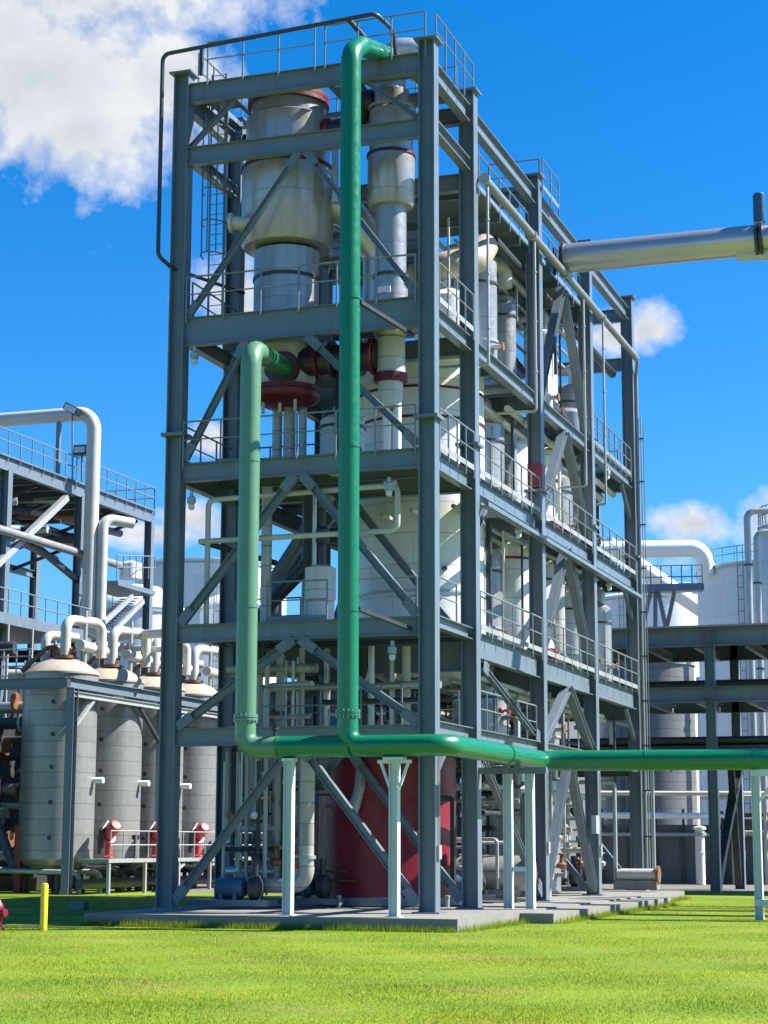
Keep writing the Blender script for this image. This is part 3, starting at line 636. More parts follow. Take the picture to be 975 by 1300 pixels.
# manifold of the lower floors: connected risers, headers, bends
pm = thing('pipe_manifold', 'dense bank of lagged risers and headers at the tower foot left of the red tank', 'pipework', (-6, 3, 0))
for x_, y_, r_, z0, z1, mt in ((-6.15, 3.2, .16, 2.0, 6.6, 'lagging'), (-5.75, 2.6, .10, .9, 6.6, 'cream'), (-5.35, 2.9, .10, .6, 4.2, 'galv'), (-5.0, 2.3, .12, .7, 6.8, 'cream'),
                            (-4.75, 3.1, .09, .7, 6.8, 'ss'), (-5.55, 3.3, .12, .5, 4.2, 'dark'), (-6.5, 3.0, .07, .4, 4.2, 'galv'), (-4.45, 2.5, .08, .9, 7.0, 'cream'), (-5.9, 2.2, .06, .3, 4.3, 'galv'), (-3.9, 3.0, .09, 4.5, 7.0, 'ss'), (-3.4, 2.9, .14, 4.5, 7.0, 'lagging'), (-2.5, 2.7, .1, 4.5, 7.0, 'ss'), (-1.6, 3.0, .12, 4.5, 7.0, 'cream'), (-.8, 2.8, .1, 4.5, 7.0, 'galv'), (-2.05, 3.1, .08, 4.5, 7.0, 'ss'), (-2.9, 3.2, .12, 4.5, 7.0, 'dark')):
    MB().tube([(x_, y_, z0), (x_, y_, z1)], r_, 0, 12).build('riser', mt, pm)
MB().tube([(-3.84, 1.45, 3.9), (-3.84, 1.45, .62), (-6.2, 1.8, .6)], .20, .42, 18).build('lagged_bend', 'lagging', pm)
MB().tube([(-4.5, 2.3, .95), (-6.7, 2.7, .95)], .15, 0, 14).build('header', 'ss', pm)
MB().tube([(-4.55, 2.2, 1.75), (-4.55, 2.2, 2.1), (-6.4, 2.6, 2.1)], .08, .18, 12).build('header', 'cream', pm)
MB().tube([(-3.9, 2.2, 6.4), (-6.6, 2.4, 6.45)], .13, 0, 14).build('header', 'lagging', pm)
MB().tube([(-3.8, 1.6, 5.9), (-5.3, 2.0, 5.9), (-5.3, 2.0, 4.6)], .11, .25, 14).build('header', 'cream', pm)
MB().tube([(-.5, 2.6, 5.9), (-5.0, 2.9, 5.95)], .10, 0, 12).build('header', 'ss', pm)
MB().tube([(-.5, 2.4, 5.5), (-3.9, 2.6, 5.5)], .07, 0, 12).build('header', 'dark', pm)
for i in range(16):
    x_ = -6.7 + i * .155; y_ = rs0.uniform(1.6, 3.4); MB().tube([(x_, y_, rs0.choice((.3, .8, 1.4))), (x_, y_, rs0.choice((3.9, 4.2, 6.6)))], rs0.choice((.035, .05, .07)), 0, 8).build('small_riser', rs0.choice(['galv', 'cream', 'dark', 'ss']), pm)
for i in range(12):
    z_ = rs0.uniform(.5, 6.4); y_ = rs0.uniform(1.8, 3.3); a_ = rs0.uniform(-6.8, -5.6); MB().tube([(a_, y_, z_), (a_ + rs0.uniform(.8, 2.2), y_, z_)], rs0.choice((.04, .06, .09)), 0, 8).build('cross_pipe', rs0.choice(['galv', 'dark', 'dark', 'ss']), pm)
for i in range(14):
    MB().lathe([(0, 0), (.10, .02), (.12, .1), (.05, .16), (.03, .32), (.1, .33), (.1, .36), (0, .37)], (rs0.uniform(-6.7, -4.4), rs0.uniform(1.6, 3.2), rs0.uniform(.5, 3.4)), rs0.choice(((0, 0, 1), (0, -1, 0), (1, 0, 0))), 10).build('valve', rs0.choice(['dark', 'brass', 'ss', 'hotred', 'dark']), pm)
for (x_, y_, z_) in ((-3.84, 1.45, 1.35), (-5.75, 2.6, 2.3), (-5.0, 2.3, 1.6), (-6.15, 3.2, 2.1), (-5.0, 2.3, 5.2), (-3.4, 2.9, 5.3)):
    MB().disc((x_, y_, z_), (0, 0, 1), .25, .09, 16).build('flange', random.choice(['brass', 'galv', 'dark']), pm)
for (x_, y_, z_) in ((-6.1, 2.2, .75), (-5.5, 2.0, 1.25), (-4.9, 1.9, 1.1), (-6.5, 2.4, 1.5)):
    v = MB(); v.lathe([(0, 0), (.15, .03), (.17, .15), (.08, .22), (.05, .5), (.16, .52), (.16, .55), (0, .56)], (x_, y_, z_), (0, 0, 1), 14); v.build('valve', random.choice(['dark', 'brass', 'ss']), pm)
pk_ = thing('pump_skid', 'blue pump with motor on a low steel skid beside the left column', 'pump', (-6.0, 1.2, 0))
k = MB(); k.bar((-6.9, 1.2, .16), (-4.7, 1.2, .16), .7, .16); k.build('skid', 'steel', pk_)
k = MB(); k.lathe([(0, 0), (.24, .02), (.26, .1), (.26, .75), (.22, .8), (0, .84)], (-6.3, 1.2, .55), (1, 0, 0), 20); k.build('motor', 'blue', pk_)
k = MB(); k.lathe([(0, 0), (.2, 0), (.33, .06), (.33, .28), (.15, .36), (0, .38)], (-5.35, 1.2, .55), (1, 0, 0), 20); k.tube([(-5.2, 1.2, .6), (-5.2, 1.2, 1.3)], .1, 0, 12); k.build('casing', 'dark', pk_)
for x_ in (-6.1, -5.7): MB().box((x_, 1.2, .32), (.1, .45, .2)).build('foot', 'blue', pk_)
for x_, y_, rz, lab in ((-2.0, 8.4, .3, 'blue pump on a skid in the shade under the second bay of the tower side'), (-2.2, 13.6, 1.2, 'blue pump on a skid between the lower chevron legs'), (-2.0, 20.4, .1, 'blue pump on a skid in the farthest bay at ground level'), (-4.9, 3.3, .0, 'blue pump on a skid behind the bank of risers, left of the red tank')):
    c = copy_tree(pk_); c.location = (x_, y_, 0); c.rotation_euler = (0, 0, rz); c['label'] = lab; c['group'] = 'blue pumps on skids'
pk_['group'] = 'blue pumps on skids'
for x_, y_, lab in ((-.55, 5.6, 'grey control cabinet on legs by the red tank side'), (-.5, 20.6, 'grey control cabinet on legs in the farthest ground bay')):
    d = thing('control_cabinet', lab, 'cabinet', (x_, y_, 0), 'control cabinets at the tower foot')
    MB().box((x_, y_, 1.15), (.3, .9, 1.1)).build('enclosure', 'galv', d)
    for s_ in (-.35, .35): MB().box((x_, y_ + s_, .31), (.08, .08, .58)).build('leg', 'galv', d)
    MB().box((x_ + .16, y_, 1.15), (.02, .8, 1.0)).build('door', 'galv', d); MB().tube([(x_, y_ - .2, 1.7), (x_, y_ - .2, 4.2)], .03, 0, 6).build('conduit', 'dark', d)
# second-deck equipment
sv = thing('seal_pot', 'short cream drum with black motor on top standing on the second deck', 'vessel', (-3.55, 1.5, 7.47))
lathe_part('drum', 'creamclad', sv, [(.30, .6), (.42, .7), (.42, 1.55), (.2, 1.65), (0, 1.66)]); lathe_part('stand', 'creamclad', sv, [(.38, 0), (.38, .62)])
lathe_part('motor', 'dark', sv, [(.16, 1.66), (.16, 2.2), (.24, 2.22), (.24, 2.6), (.14, 2.7), (.14, 3.2), (0, 3.22)], seg=18)
MB().tube([(-3.65, 1.3, 9.0), (-3.65, 1.3, 11.3)], .06, 0, 10).build('vent', 'ss', sv)
bp = thing('dark_bend_line', 'dark grey sloping pipe bend between the second and third decks', 'pipe', (-4.6, 1.8, 8))
MB().tube([(-4.1, 2.0, 11.3), (-4.1, 2.0, 9.2), (-5.5, 2.0, 7.9), (-5.5, 2.0, 6.4)], .17, .5, 16).build('run', 'dark', bp)
MB().tube([(-3.6, 2.3, 11.2), (-5.2, 2.3, 8.9), (-5.2, 2.3, 7.4)], .20, .5, 16).build('run', 'steel', bp)
MB().tube([(-5.05, 1.3, 7.45), (-5.05, 1.3, 11.3)], .15, 0, 14).build('riser', 'lagging', bp)
MB().tube([(-4.4, 2.6, 7.45), (-4.4, 2.6, 11.3)], .12, 0, 14).build('riser', 'ss', bp)
for z_ in (8.6, 10.6): MB().disc((-4.1, 2.0, z_ + .7), (0, 0, 1), .26, .1, 16).build('flange', 'dark', bp)
# third-deck equipment
t7 = tank('process_tank', 'grey clad drum on the third deck behind the two risers', -3.35, 2.6, 11.95, 13.3, .62, 'creamclad', [(13.1, 'dark')], 'dome')
# far and right side clutter on the lower floors
p2 = thing('pipe_manifold', 'tangle of dark and silver pipes between the second and fourth right side columns', 'pipework', (-2, 9, 0))
rs = random.Random(11); rs2a = random.Random(33)
for i in range(34):
    y_ = rs.uniform(8.3, 24.5); x_ = rs.uniform(-4.5, -.5); r_ = rs.choice((.05, .06, .08, .1, .14)); z0 = rs.choice((.3, .6, 1.0)); z1 = rs.choice((2.5, 4.4, 6.6, 7.2))
    MB().tube([(x_, y_, z0), (x_, y_, z1)], r_, 0, 10).build('riser', rs.choice(['galv', 'ss', 'dark', 'cream', 'lagging', 'dark']), p2)
for i in range(12):
    z_ = rs.choice((1.1, 1.8, 2.6, 3.4, 5.3, 5.9, 6.3)); x_ = rs.uniform(-4.2, -.6)
    MB().tube([(x_, 8.2, z_), (x_, 24.6, z_)], rs.choice((.06, .08, .12)), 0, 10).build('header', rs.choice(['galv', 'ss', 'dark', 'cream']), p2)
for i in range(12):
    y_ = rs.uniform(8.5, 24); z_ = rs.choice((.9, 1.5, 2.2, 3.0, 5.1, 5.7, 6.2))
    MB().tube([(-6.5, y_, z_), (-.5, y_, z_)], rs.choice((.05, .07, .1)), 0, 10).build('cross_pipe', rs.choice(['galv', 'ss', 'dark', 'cream']), p2)
for i in range(20):
    q = (rs.uniform(-3, -.4), rs.uniform(8.3, 24), rs.choice((.9, 1.5, 2.2, 5.3, 5.9)))
    v = MB(); v.lathe([(0, 0), (.16, .03), (.18, .15), (.08, .22), (.05, .45), (.15, .47), (.15, .5), (0, .52)], q, (0, 0, 1), 12); v.build('valve', rs.choice(['dark', 'brass', 'ss', 'cream']), p2)
for i in range(46):
    y_ = rs2a.uniform(4.3, 24.8); x_ = -rs2a.uniform(.45, 3.2); z0 = rs2a.choice((.05, .4, 4.8)); z1 = z0 + rs2a.uniform(1.2, 3.9 if z0 < 1 else 1.7)
    MB().tube([(x_, y_, z0), (x_, y_, z1), (x_ - rs2a.uniform(.4, 1.4), y_ + rs2a.uniform(-.8, .8), z1)], rs2a.choice((.03, .04, .055, .08)), .12, 8).build('branch', rs2a.choice(['galv', 'ss', 'dark', 'cream', 'dark', 'dullgalv']), p2)
for i in range(26):
    q = (-rs2a.uniform(.45, 2.4), rs2a.uniform(4.3, 24.5), rs2a.choice((.6, 1.1, 1.9, 5.0, 5.6)))
    v = MB(); v.lathe([(0, 0), (.09, .02), (.11, .1), (.05, .16), (.03, .3), (.12, .31), (.12, .34), (0, .35)], q, rs2a.choice(((0, 0, 1), (1, 0, 0), (0, -1, 0))), 10); v.build('valve', rs2a.choice(['dark', 'brass', 'ss', 'hotred', 'dark', 'blue']), p2)
hz = thing('horizontal_drum', 'dark horizontal drum on saddles inside the tower foot behind the trestle', 'tank', (-1.2, 9.5, .9))
MB().lathe([(0, 0), (.3, .03), (.5, .18), (.52, .3), (.52, 2.6), (.5, 2.72), (.3, 2.87), (0, 2.9)], (-2.6, 9.2, .85), (1, .25, 0), 28).build('shell', 'tankclad', hz)
for x_ in (-2.0, -.6): MB().box((x_, 9.3 + (x_ + 2.6)*.25, .22), (.2, .8, .42)).build('saddle', 'concrete', hz)
for (x_, y_, lab) in ((-.7, 14.0, 'cream vertical pump drum between the white chevron legs at ground level'), (-1.2, 15.9, 'second cream pump drum behind the dark chevron leg at ground level')):
    d = thing('pump_drum', lab, 'vessel', (x_, y_, .05), 'pump drums between the chevron legs')
    lathe_part('barrel', 'creamclad', d, [(.3, 0), (.3, .5), (.38, .55), (.38, 1.5), (.3, 1.6), (.16, 1.65), (.16, 2.3), (0, 2.35)], seg=24)
    lathe_part('flange', 'galv', d, [(.3, 1.5), (.46, 1.5), (.46, 1.6), (.3, 1.6)], seg=24)
    MB().tube([(x_, y_, 2.2), (x_, y_, 2.5), (x_ - 1.2, y_ + .3, 2.5)], .15, .25, 12).build('outlet', 'galv', d)
for z0, z1 in ((7.55, 11.2), (11.95, 15.2)):
    d = thing('pipe_manifold', 'bank of small silver risers in the rear bays on the ' + ('second deck' if z0 < 8 else 'third deck'), 'pipework', (-3, 17, z0))
    for i in range(12):
        MB().tube([(x := rs.uniform(-5, -.5), y := rs.uniform(14.5, 25), z0), (x, y, z1)], rs.choice((.06, .09, .13)), 0, 10).build('riser', rs.choice(['galv', 'ss', 'lagging', 'dark', 'steel']), d)
    for i in range(4):
        zz = rs.uniform(z0 + .8, z1 - .4); MB().tube([(rs.uniform(-4, -.6), 14.2, zz), (rs.uniform(-4, -.6), 25, zz)], .08, 0, 10).build('header', rs.choice(['galv', 'ss', 'dark']), d)
for i, (x_, y_, z_, lab) in enumerate(((-.55, 15.5, 11.92, 'small red pump on the third deck behind the handrail'), (-.5, 12.9, 7.55, 'small red pump on the second deck beside the small white tank'), (-.55, 14.7, 7.55, 'small red pump on the second deck next to the white brace'), (-.6, 17.0, 11.92, 'small red pump on the third deck near the dark brace'))):
    d = thing('deck_pump', lab, 'pump', (x_, y_, z_), 'red pumps on the tower decks')
    k = MB(); k.lathe([(0, 0), (.16, .02), (.18, .1), (.18, .6), (0, .64)], (x_, y_ - .35, z_ + .3), (0, 1, 0), 16); k.build('motor', 'red', d)
    k = MB(); k.lathe([(0, 0), (.24, .02), (.24, .2), (0, .24)], (x_, y_ + .3, z_ + .3), (0, 1, 0), 16); k.build('casing', 'hotred', d)
    MB().box((x_, y_, z_ + .06), (.4, 1.0, .1)).build('base', 'red', d)

dm, dn, dl, dp = newmat('polished_duct_cladding'); M['duct'] = dm
dl.new(mixc(dn, dl, math_(dn, dl, 'MULTIPLY', ramp(dn, dl, noise(dn, dl, .7, 4, geo(dn)), .45, .8), .35), (.50, .475, .46), (.36, .33, .31)), dp.inputs['Base Color'])
dp.inputs['Metallic'].default_value = .6; dp.inputs['Roughness'].default_value = .27
pbx = thing('shadow_bridge', 'unseen steel pipe bridge added to cast shadow stripes across the grass at right', 'bridge', (11, 18, GZ))  # out of view, added to throw the shadow stripes on the lawn
for y_ in (13.6, 17.6, 21.8): MB().ibeam((10.6, y_, 10.9), (30, y_, 10.9), .4, .7).build('beam', 'steel', pbx)
for y_ in (14.6, 18.8, 20.4): MB().tube([(10.4, y_, 11.6), (30, y_, 11.6)], .3, 0, 16).build('run', 'galv', pbx)
for x_ in (14, 24):
    for y_ in (13.6, 21.8): MB().ibeam((x_, y_, GZ), (x_, y_, 10.55), .35, .35, (1, 0, 0)).build('column', 'steel', pbx)
# silver duct leaving the tower to the right
du = thing('silver_duct', 'large polished silver duct leaving the tower top towards the right', 'duct', (.5, 13.9, 21.0))
DZ = 21.02
MB().sweep([V(.3, 13.9, DZ), V(6.75, 13.9, DZ)], .50, 40).build('barrel', 'duct', du)
MB().sweep([V(6.95, 13.9, DZ), V(22, 13.9, DZ)], .44, 40).build('far_barrel', 'duct', du)
for x_, rr in ((6.78, .6), (6.92, .6), (7.35, .54)): MB().disc((x_, 13.9, DZ), (1, 0, 0), rr, .10, 32).build('flange', 'dark', du)
MB().lathe([(0, 0), (.19, .02), (.2, .1), (.2, .95), (.16, 1.0), (0, 1.02)], (6.85, 13.9, DZ + .56), (0, 0, 1), 20).build('actuator', 'bluegrey', du)
MB().disc((0.34, 13.9, DZ), (1, 0, 0), .56, .12, 32).build('wall_flange', 'dark', du)
MB().tube([(6.1, 13.9, DZ - .42), (7.3, 13.9, DZ - .5)], .22, 0, 20).build('saddle', 'cream', du)
MB().tube([(7.0, 13.9, DZ - .4), (7.9, 13.9, DZ - 1.3)], .03, 0, 6).build('tie_rod', 'galv', du)
for x_ in (-.2, .3): MB().box((x_ - .15, 13.3, DZ - .25), (.06, .25, .9)).build('hanger', 'dark', du)
sf = thing('street_light', 'slim post with a white lamp head beside the far tower corner', 'lamp post', atY(831, 1112, 24.5))
q = wloc(sf); MB().tube([q, q + V(0, 0, 3.9)], .06, 0, 10).build('pole', 'galv', sf)
MB().lathe([(0, 0), (.14, .03), (.16, .2), (.06, .3), (0, .3)], q + V(0, 0, 3.9), (0, 0, 1), 14).build('lamp_head', 'whitepaint', sf)
MB().bar(q + V(.1, 0, 4.4), q + V(.7, .2, 3.8), .1, .05).build('arm', 'dark', sf)
cs = thing('pipe_stub', 'beige pipe stub on a low concrete block by the far tower corner', 'pipe', atY(805, 1128, 24.0))
q = wloc(cs); MB().tube([q + V(-.6, 0, .5), q + V(.9, 0, .5)], .22, 0, 18).build('barrel', 'cream', cs); MB().box(q + V(.1, 0, .12), (1.6, .6, .3)).build('block', 'concrete', cs)
MB().disc(q + V(.9, 0, .5), (1, 0, 0), .32, .1).build('flange', 'brass', cs)
cn = thing('conduit_stack', 'thin cable conduits climbing beside the far right tower column', 'conduit', (.55, 25.9, 0))
for dx, rr in ((.0, .025), (.09, .016)): MB().tube([(.44 + dx, 25.9, .3), (.44 + dx, 25.9, 18.2 - 4*dx)], rr, 0, 8).build('conduit', 'rail' if dx else 'galv', cn)
k = MB()
for i in range(10): k.box((.40, 25.9, 2 + i * 1.7), (.30, .06, .05))
k.build('clips', 'dark', cn)

# ------------------------------------------------------------------ left plant: row of clad tanks under a steel portal
X1 = -21.67
lt = thing('portal_frame', 'dark steel portal frame standing in front of the four grey clad tanks', 'frame', (X1, 21.3, GZ))
for y_ in (21.4, 29.6, 37.2):
    MB().ibeam((X1, y_, GZ), (X1, y_, 7.75), .34, .36, (0, 1, 0)).build('column', 'steel', lt)
MB().ibeam((X1, 21.2, 7.95), (X1, 38, 7.95), .3, .42).build('beam', 'steel', lt)
MB().ibeam((X1 + .05, 21.2, 7.52), (X1 + .05, 38, 7.52), .16, .22).build('lower_beam', 'galv', lt)
MB().ibeam((X1 - 14, 21.2, 7.95), (X1 - .16, 21.2, 7.95), .3, .42).build('beam', 'steel', lt)
MB().bar((X1, 21.6, 6.2), (X1, 23.2, 7.4), .14, .14).build('knee_brace', 'galv', lt)
MB().bar((X1, 29.4, 6.0), (X1, 27.4, 7.4), .14, .14).build('knee_brace', 'dark', lt)
MB().bar((X1, 29.8, 6.0), (X1, 31.8, 7.4), .14, .14).build('knee_brace', 'galv', lt)
tx = X1 - 1.72
def row_tank(label, y):
    o = thing('clad_tank', label, 'tank', (tx, y, .75), 'grey clad tanks in a row left of the tower'); r = 1.5
    sh = lathe_part('shell', 'tankclad', o, [(0, -.1), (.8, -.05), (1.3, .06), (r, .3), (r, 7.75)])
    lathe_part('roof', 'domes', o, [(r + .05, 7.72), (r + .05, 7.80), (r * .95, 7.92), (r * .7, 8.2), (r * .35, 8.42), (0, 8.5)])
    for a in (.5, 2.1, 3.7, 5.3): MB().bar((tx + 1.1*math.cos(a), y + 1.1*math.sin(a), GZ), (tx + 1.1*math.cos(a), y + 1.1*math.sin(a), .95), .16, .16).build('leg', 'dark', o)
    MB().tube([(tx + .3, y - .3, 9.05), (tx + .3, y - .3, 10.75), (tx + 1.0, y + 1.5, 10.75), (tx + 1.0, y + 1.5, 9.3)], .22, .42, 16).build('gooseneck', 'cream', (gn := o))
    MB().disc((tx + .3, y - .3, 9.2), (0, 0, 1), .4, .12, 18).build('flange', 'brass', o)
    MB().tube([(tx + .9, y - .2, 9.7), (tx + .6, y + 2.6, 9.7)], .22, 0, 14).build('crossover', 'cream', o)
    MB().tube([(tx - .9, y + .2, 8.9), (tx - .9, y + .2, 10.2), (tx - .2, y + 1.6, 10.2)], .2, .35, 14).build('gooseneck', 'cream', o)
    MB().tube([(tx + .75, y + .55, 8.9), (tx + .75, y + .55, 11.2)], .09, 0, 10).build('standpipe', 'galv', o)
    MB().tube([(tx - 1.3, y - 1.0, 8.6), (tx - .4, y - .5, 9.6), (tx + .3, y + .4, 9.6)], .1, .3, 10).build('spray_line', 'brass', o)
    MB().lathe([(0, 0), (.16, .03), (.18, .15), (.08, .22), (.05, .5), (.2, .52), (.2, .56), (0, .58)], (tx + .05, y + .9, 8.75), (0, 0, 1), 12).build('valve', 'dark', o)
    MB().tube([(tx - .5, y + .3, 9.0), (tx - .5, y + .3, 9.8)], .1, 0, 12).build('vent_stub', 'brass', o)
    for zz in (1.9, 3.3, 4.7, 6.0, 7.3):
        MB().disc((tx + r*math.cos(-1.25), y + r*math.sin(-1.25), zz), (math.cos(-1.25), math.sin(-1.25), 0), .09, .14, 12).build('sight_port', 'dark', sh)
    for zz in (4.2,): MB().tube([(tx + r*.95, y + .2, zz), (tx + r + .45, y + .2, zz)], .12, 0, 12).build('stub_nozzle', 'whitepaint', sh)
    return o
p0 = row_tank('nearest grey clad tank of the row, outside the portal frame corner', 23.6)
labs = ['second grey clad tank from the portal corner, beside the nearest red pump', 'third grey clad tank from the portal corner, left of the tower column', 'farthest grey clad tank seen between the two left tower columns']
for i, y_ in enumerate((27.8, 32.0, 36.2)):
    c = copy_tree(p0); c.location = (tx, y_, .75); c['label'] = labs[i]
wk = thing('pump_walkway', 'low steel walkway with handrail in front of the grey clad tanks', 'walkway', (X1 + .9, 30, GZ))
MB().box((X1 + .85, 30.0, 1.0), (1.5, 16.4, .14)).build('deck', 'toe', wk)
for y_ in (22, 25.2, 28.4, 31.6, 34.8, 38): MB().bar((X1 + 1.5, y_, GZ), (X1 + 1.5, y_, .93), .12, .12).build('leg', 'galv', wk)
MB().bar((X1 + 1.45, 26.5, -.1), (X1 + 1.45, 29, .85), .14, .14).build('brace', 'galv', wk)
k = MB()
for i in range(15): k.tube([(X1 + 1.55, 22 + i*1.12, 1.07), (X1 + 1.55, 22 + i*1.12, 2.17)], .028, 0, 6)
for zz in (1.62, 2.17): k.tube([(X1 + 1.55, 22, zz), (X1 + 1.55, 37.7, zz)], .028, 0, 6)
k.build('handrail', 'galv', wk)
def pump(label, y):
    o = thing('agitator_pump', label, 'pump', (X1 + .55, y, 1.07), 'red pumps along the low walkway'); q = wloc(o)
    MB().lathe([(0, 0), (.2, .0), (.22, .08), (.16, .14), (.16, .6), (.26, .66), (.26, .72), (0, .74)], q, (0, 0, 1), 18).build('pedestal', 'hotred', o)
    MB().lathe([(0, 0), (.24, .03), (.27, .1), (.27, .62), (.2, .72), (0, .76)], q + V(.0, -.1, .95), (.45, -.25, .35), 20).build('motor', 'hotred', o)
    MB().tube([q + V(-.1, -.5, .2), q + V(-.1, -.5, 1.1), q + V(-.1, .0, 1.45)], .13, .25, 12).build('suction_pipe', 'dark', o)
    MB().disc(q + V(.02, -.1, .88), (.45, -.25, .35), .32, .1, 18).build('flange', 'hotred', o)
    return o
pr = pump('red pump on the walkway in front of the gap after the nearest clad tank', 23.8)
for lab, y_ in (('red pump on the walkway just left of the near tower column', 28.1), ('red pump on the walkway just right of the near tower column', 32.4), ('red pump on the walkway behind the lower left tower brace', 36.0)):
    c = copy_tree(pr); c.location = (X1 + .55, y_, 1.07); c['label'] = lab
for lab, y_ in (('small dark valve stand between the first two red pumps', 25.9), ('small dark valve stand between the last two red pumps', 34.4)):
    o = thing('valve_stand', lab, 'valve', (X1 + .7, y_, 1.07), 'valve stands on the low walkway'); q = wloc(o)
    MB().tube([q, q + V(0, 0, .8)], .07, 0, 10).build('stem', 'dark', o)
    MB().lathe([(0, 0), (.16, .02), (.16, .2), (0, .22)], q + V(0, 0, .75), (0, 0, 1), 14).build('valve_body', 'darkpurple', o)
    MB().disc(q + V(0, 0, 1.1), (0, 0, 1), .2, .04, 14).build('handwheel', 'hotred', o)
fl = thing('floor_pipes', 'dark pipes and machinery in the shade under and behind the low walkway', 'pipework', (X1 - 1, 30, 0))
for i in range(9):
    y_ = 22 + i*1.8; MB().tube([(X1 + .2, y_, GZ), (X1 + .2, y_, .55), (X1 - 5, y_ + .4, .6)], rs.choice((.1, .16, .22)), .3, 12).build('branch', rs.choice(['dark', 'galv', 'cream', 'dark']), fl)
MB().tube([(X1 + .5, 21.5, .1), (X1 + .5, 38, .1)], .2, 0, 14).build('header', 'dark', fl)
bk = MB(); bk.box((X1 - 5.5, 30, 3.2), (1.0, 20, 7)); tag(bk.build('equipment_building', 'dark'), 'dark equipment building standing behind the grey clad tanks', 'building')  # plain box in the near-black pipe colour
yd = MB(); yd.box((-14, 36.6, GZ - .096), (19, 19.8, .2)); tag(yd.build('yard_paving', 'earth'), kind='structure')
ph = thing('process_hall', 'dark open sided process hall with pipes seen through the tower foot', 'building', (-14, 47, GZ))
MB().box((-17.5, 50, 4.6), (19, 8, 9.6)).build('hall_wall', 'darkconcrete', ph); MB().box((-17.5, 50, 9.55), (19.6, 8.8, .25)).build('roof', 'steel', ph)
for i in range(8): MB().ibeam((-26.6 + i*2.6, 45.7, GZ), (-26.6 + i*2.6, 45.7, 9.4), .25, .3, (1, 0, 0)).build('column', 'steel', ph)
for i in range(14): x_ = rs.uniform(-25, -8.2); MB().tube([(x_, 45.2, .2), (x_, 45.2, rs.choice((3.2, 5.5, 8.8)))], rs.choice((.08, .12, .2)), 0, 10).build('riser', rs.choice(['galv', 'cream', 'dark', 'lagging', 'ss']), ph)
for zz in (1.2, 2.6, 4.0, 5.2, 6.6, 8.2): MB().tube([(-24, 45.4, zz), (-7.8, 45.4, zz)], rs.choice((.1, .16)), 0, 10).build('header', rs.choice(['galv', 'cream', 'dark', 'ss']), ph)
# pipe rack on the far left of the tanks
dk = thing('pipe_rack', 'stack of dark horizontal pipes on a rack left of the nearest clad tank', 'pipework', (-27, 24.5, GZ))
for i in range(11):
    z_ = .5 + i * .68; MB().tube([(-40, 24.6 + .2*(i % 3), z_), (-24.9 - .5*(i % 2), 24.6 + .2*(i % 3), z_)], rs.choice((.13, .18, .25)), 0, 12).build('run', rs.choice(['dark', 'galv', 'dark', 'tankclad', 'dark']), dk)
for x_ in (-25.3, -27.4, -30): MB().ibeam((x_, 24.2, GZ), (x_, 24.2, 9.2), .25, .25, (1, 0, 0)).build('upright', 'steel', dk)
for i in range(8):
    z_ = .9 + i * .95; MB().disc((-25.6 - .35*(i % 3), 24.4, z_), (1, 0, 0), .36, .1, 16).build('flange', rs.choice(['galv', 'dark', 'brass']), dk)
MB().bar((-25.2, 23.8, .3), (-26.8, 23.8, 3.6), .3, .3).build('brace', 'steel', dk)
MB().bar((-24.55, 22.7, GZ), (-24.55, 22.7, 2.4), .3, .3).build('guard_post', 'red', dk)
k = MB()
for i in range(6): k.tube([(-24.8 - i*.6, 23.4, 8.2), (-24.8 - i*.6, 23.4, 9.6)], .03, 0, 6)
for zz in (8.5, 8.9, 9.3, 9.6): k.tube([(-28.2, 23.4, zz), (-24.7, 23.4, zz)], .03, 0, 6)
k.build('handrail', 'galv', dk)

# elevated platform behind the tanks
X2 = -31.0
ep = thing('elevated_platform', 'tall dark steel platform with handrail, left of the tower behind the tanks', 'platform', (X2, 39, GZ))
PZ = 19.75; Y0, Y1 = 27.0, 47.2
for x_ in (X2, X2 - 7):
    for y_ in (31.6, 38.9, 46.9): MB().ibeam((x_, y_, GZ), (x_, y_, PZ - .7), .4, .42, (1, 0, 0), .03).build('column', 'steel', ep)
    MB().ibeam((x_, Y0, PZ - .42), (x_, Y1, PZ - .42), .3, .7).build('beam', 'steel', ep)
    MB().ibeam((x_, Y0, 16.4), (x_, Y1, 16.4), .25, .4).build('beam', 'steel', ep) if x_ != X2 else None
for i in range(12): y_ = Y0 + .4 + i*1.75; MB().ibeam((X2 - 6.8, y_, PZ - .3), (X2 - .2, y_, PZ - .3), .18, .4).build('joist', 'steel', ep)
MB().box((X2 - 3.5, (Y0+Y1)/2, PZ - .04), (7.3, Y1 - Y0, .05)).build('deck', 'steel', ep)
k = MB(); cnt = 19
for (a, b) in (((X2 + .1, Y0), (X2 + .1, Y1)), ((X2 + .1, Y1), (X2 - 7.1, Y1)), ((X2 - 7.1, Y0), (X2 - 7.1, Y1))):
    L = math.dist(a, b); n_ = round(L / 1.15)
    for i in range(n_ + 1):
        t = i / n_; k.tube([(a[0]+(b[0]-a[0])*t, a[1]+(b[1]-a[1])*t, PZ - .35), (a[0]+(b[0]-a[0])*t, a[1]+(b[1]-a[1])*t, PZ + 1.2)], .03, 0, 6)
    for zz in (.65, 1.2): k.tube([(*a, PZ + zz), (*b, PZ + zz)], .03, 0, 6)
k.build('handrail', 'rail', ep)
MB().bar(atX(-10, 722, X2 + .1), atX(84, 632, X2 + .1), .3, .3).build('brace', 'galv', ep)  # pale colour here stands in for sunlight on the brace
MB().bar(atX(42, 690, X2), atX(112, 748, X2), .26, .26).build('brace', 'dark', ep)
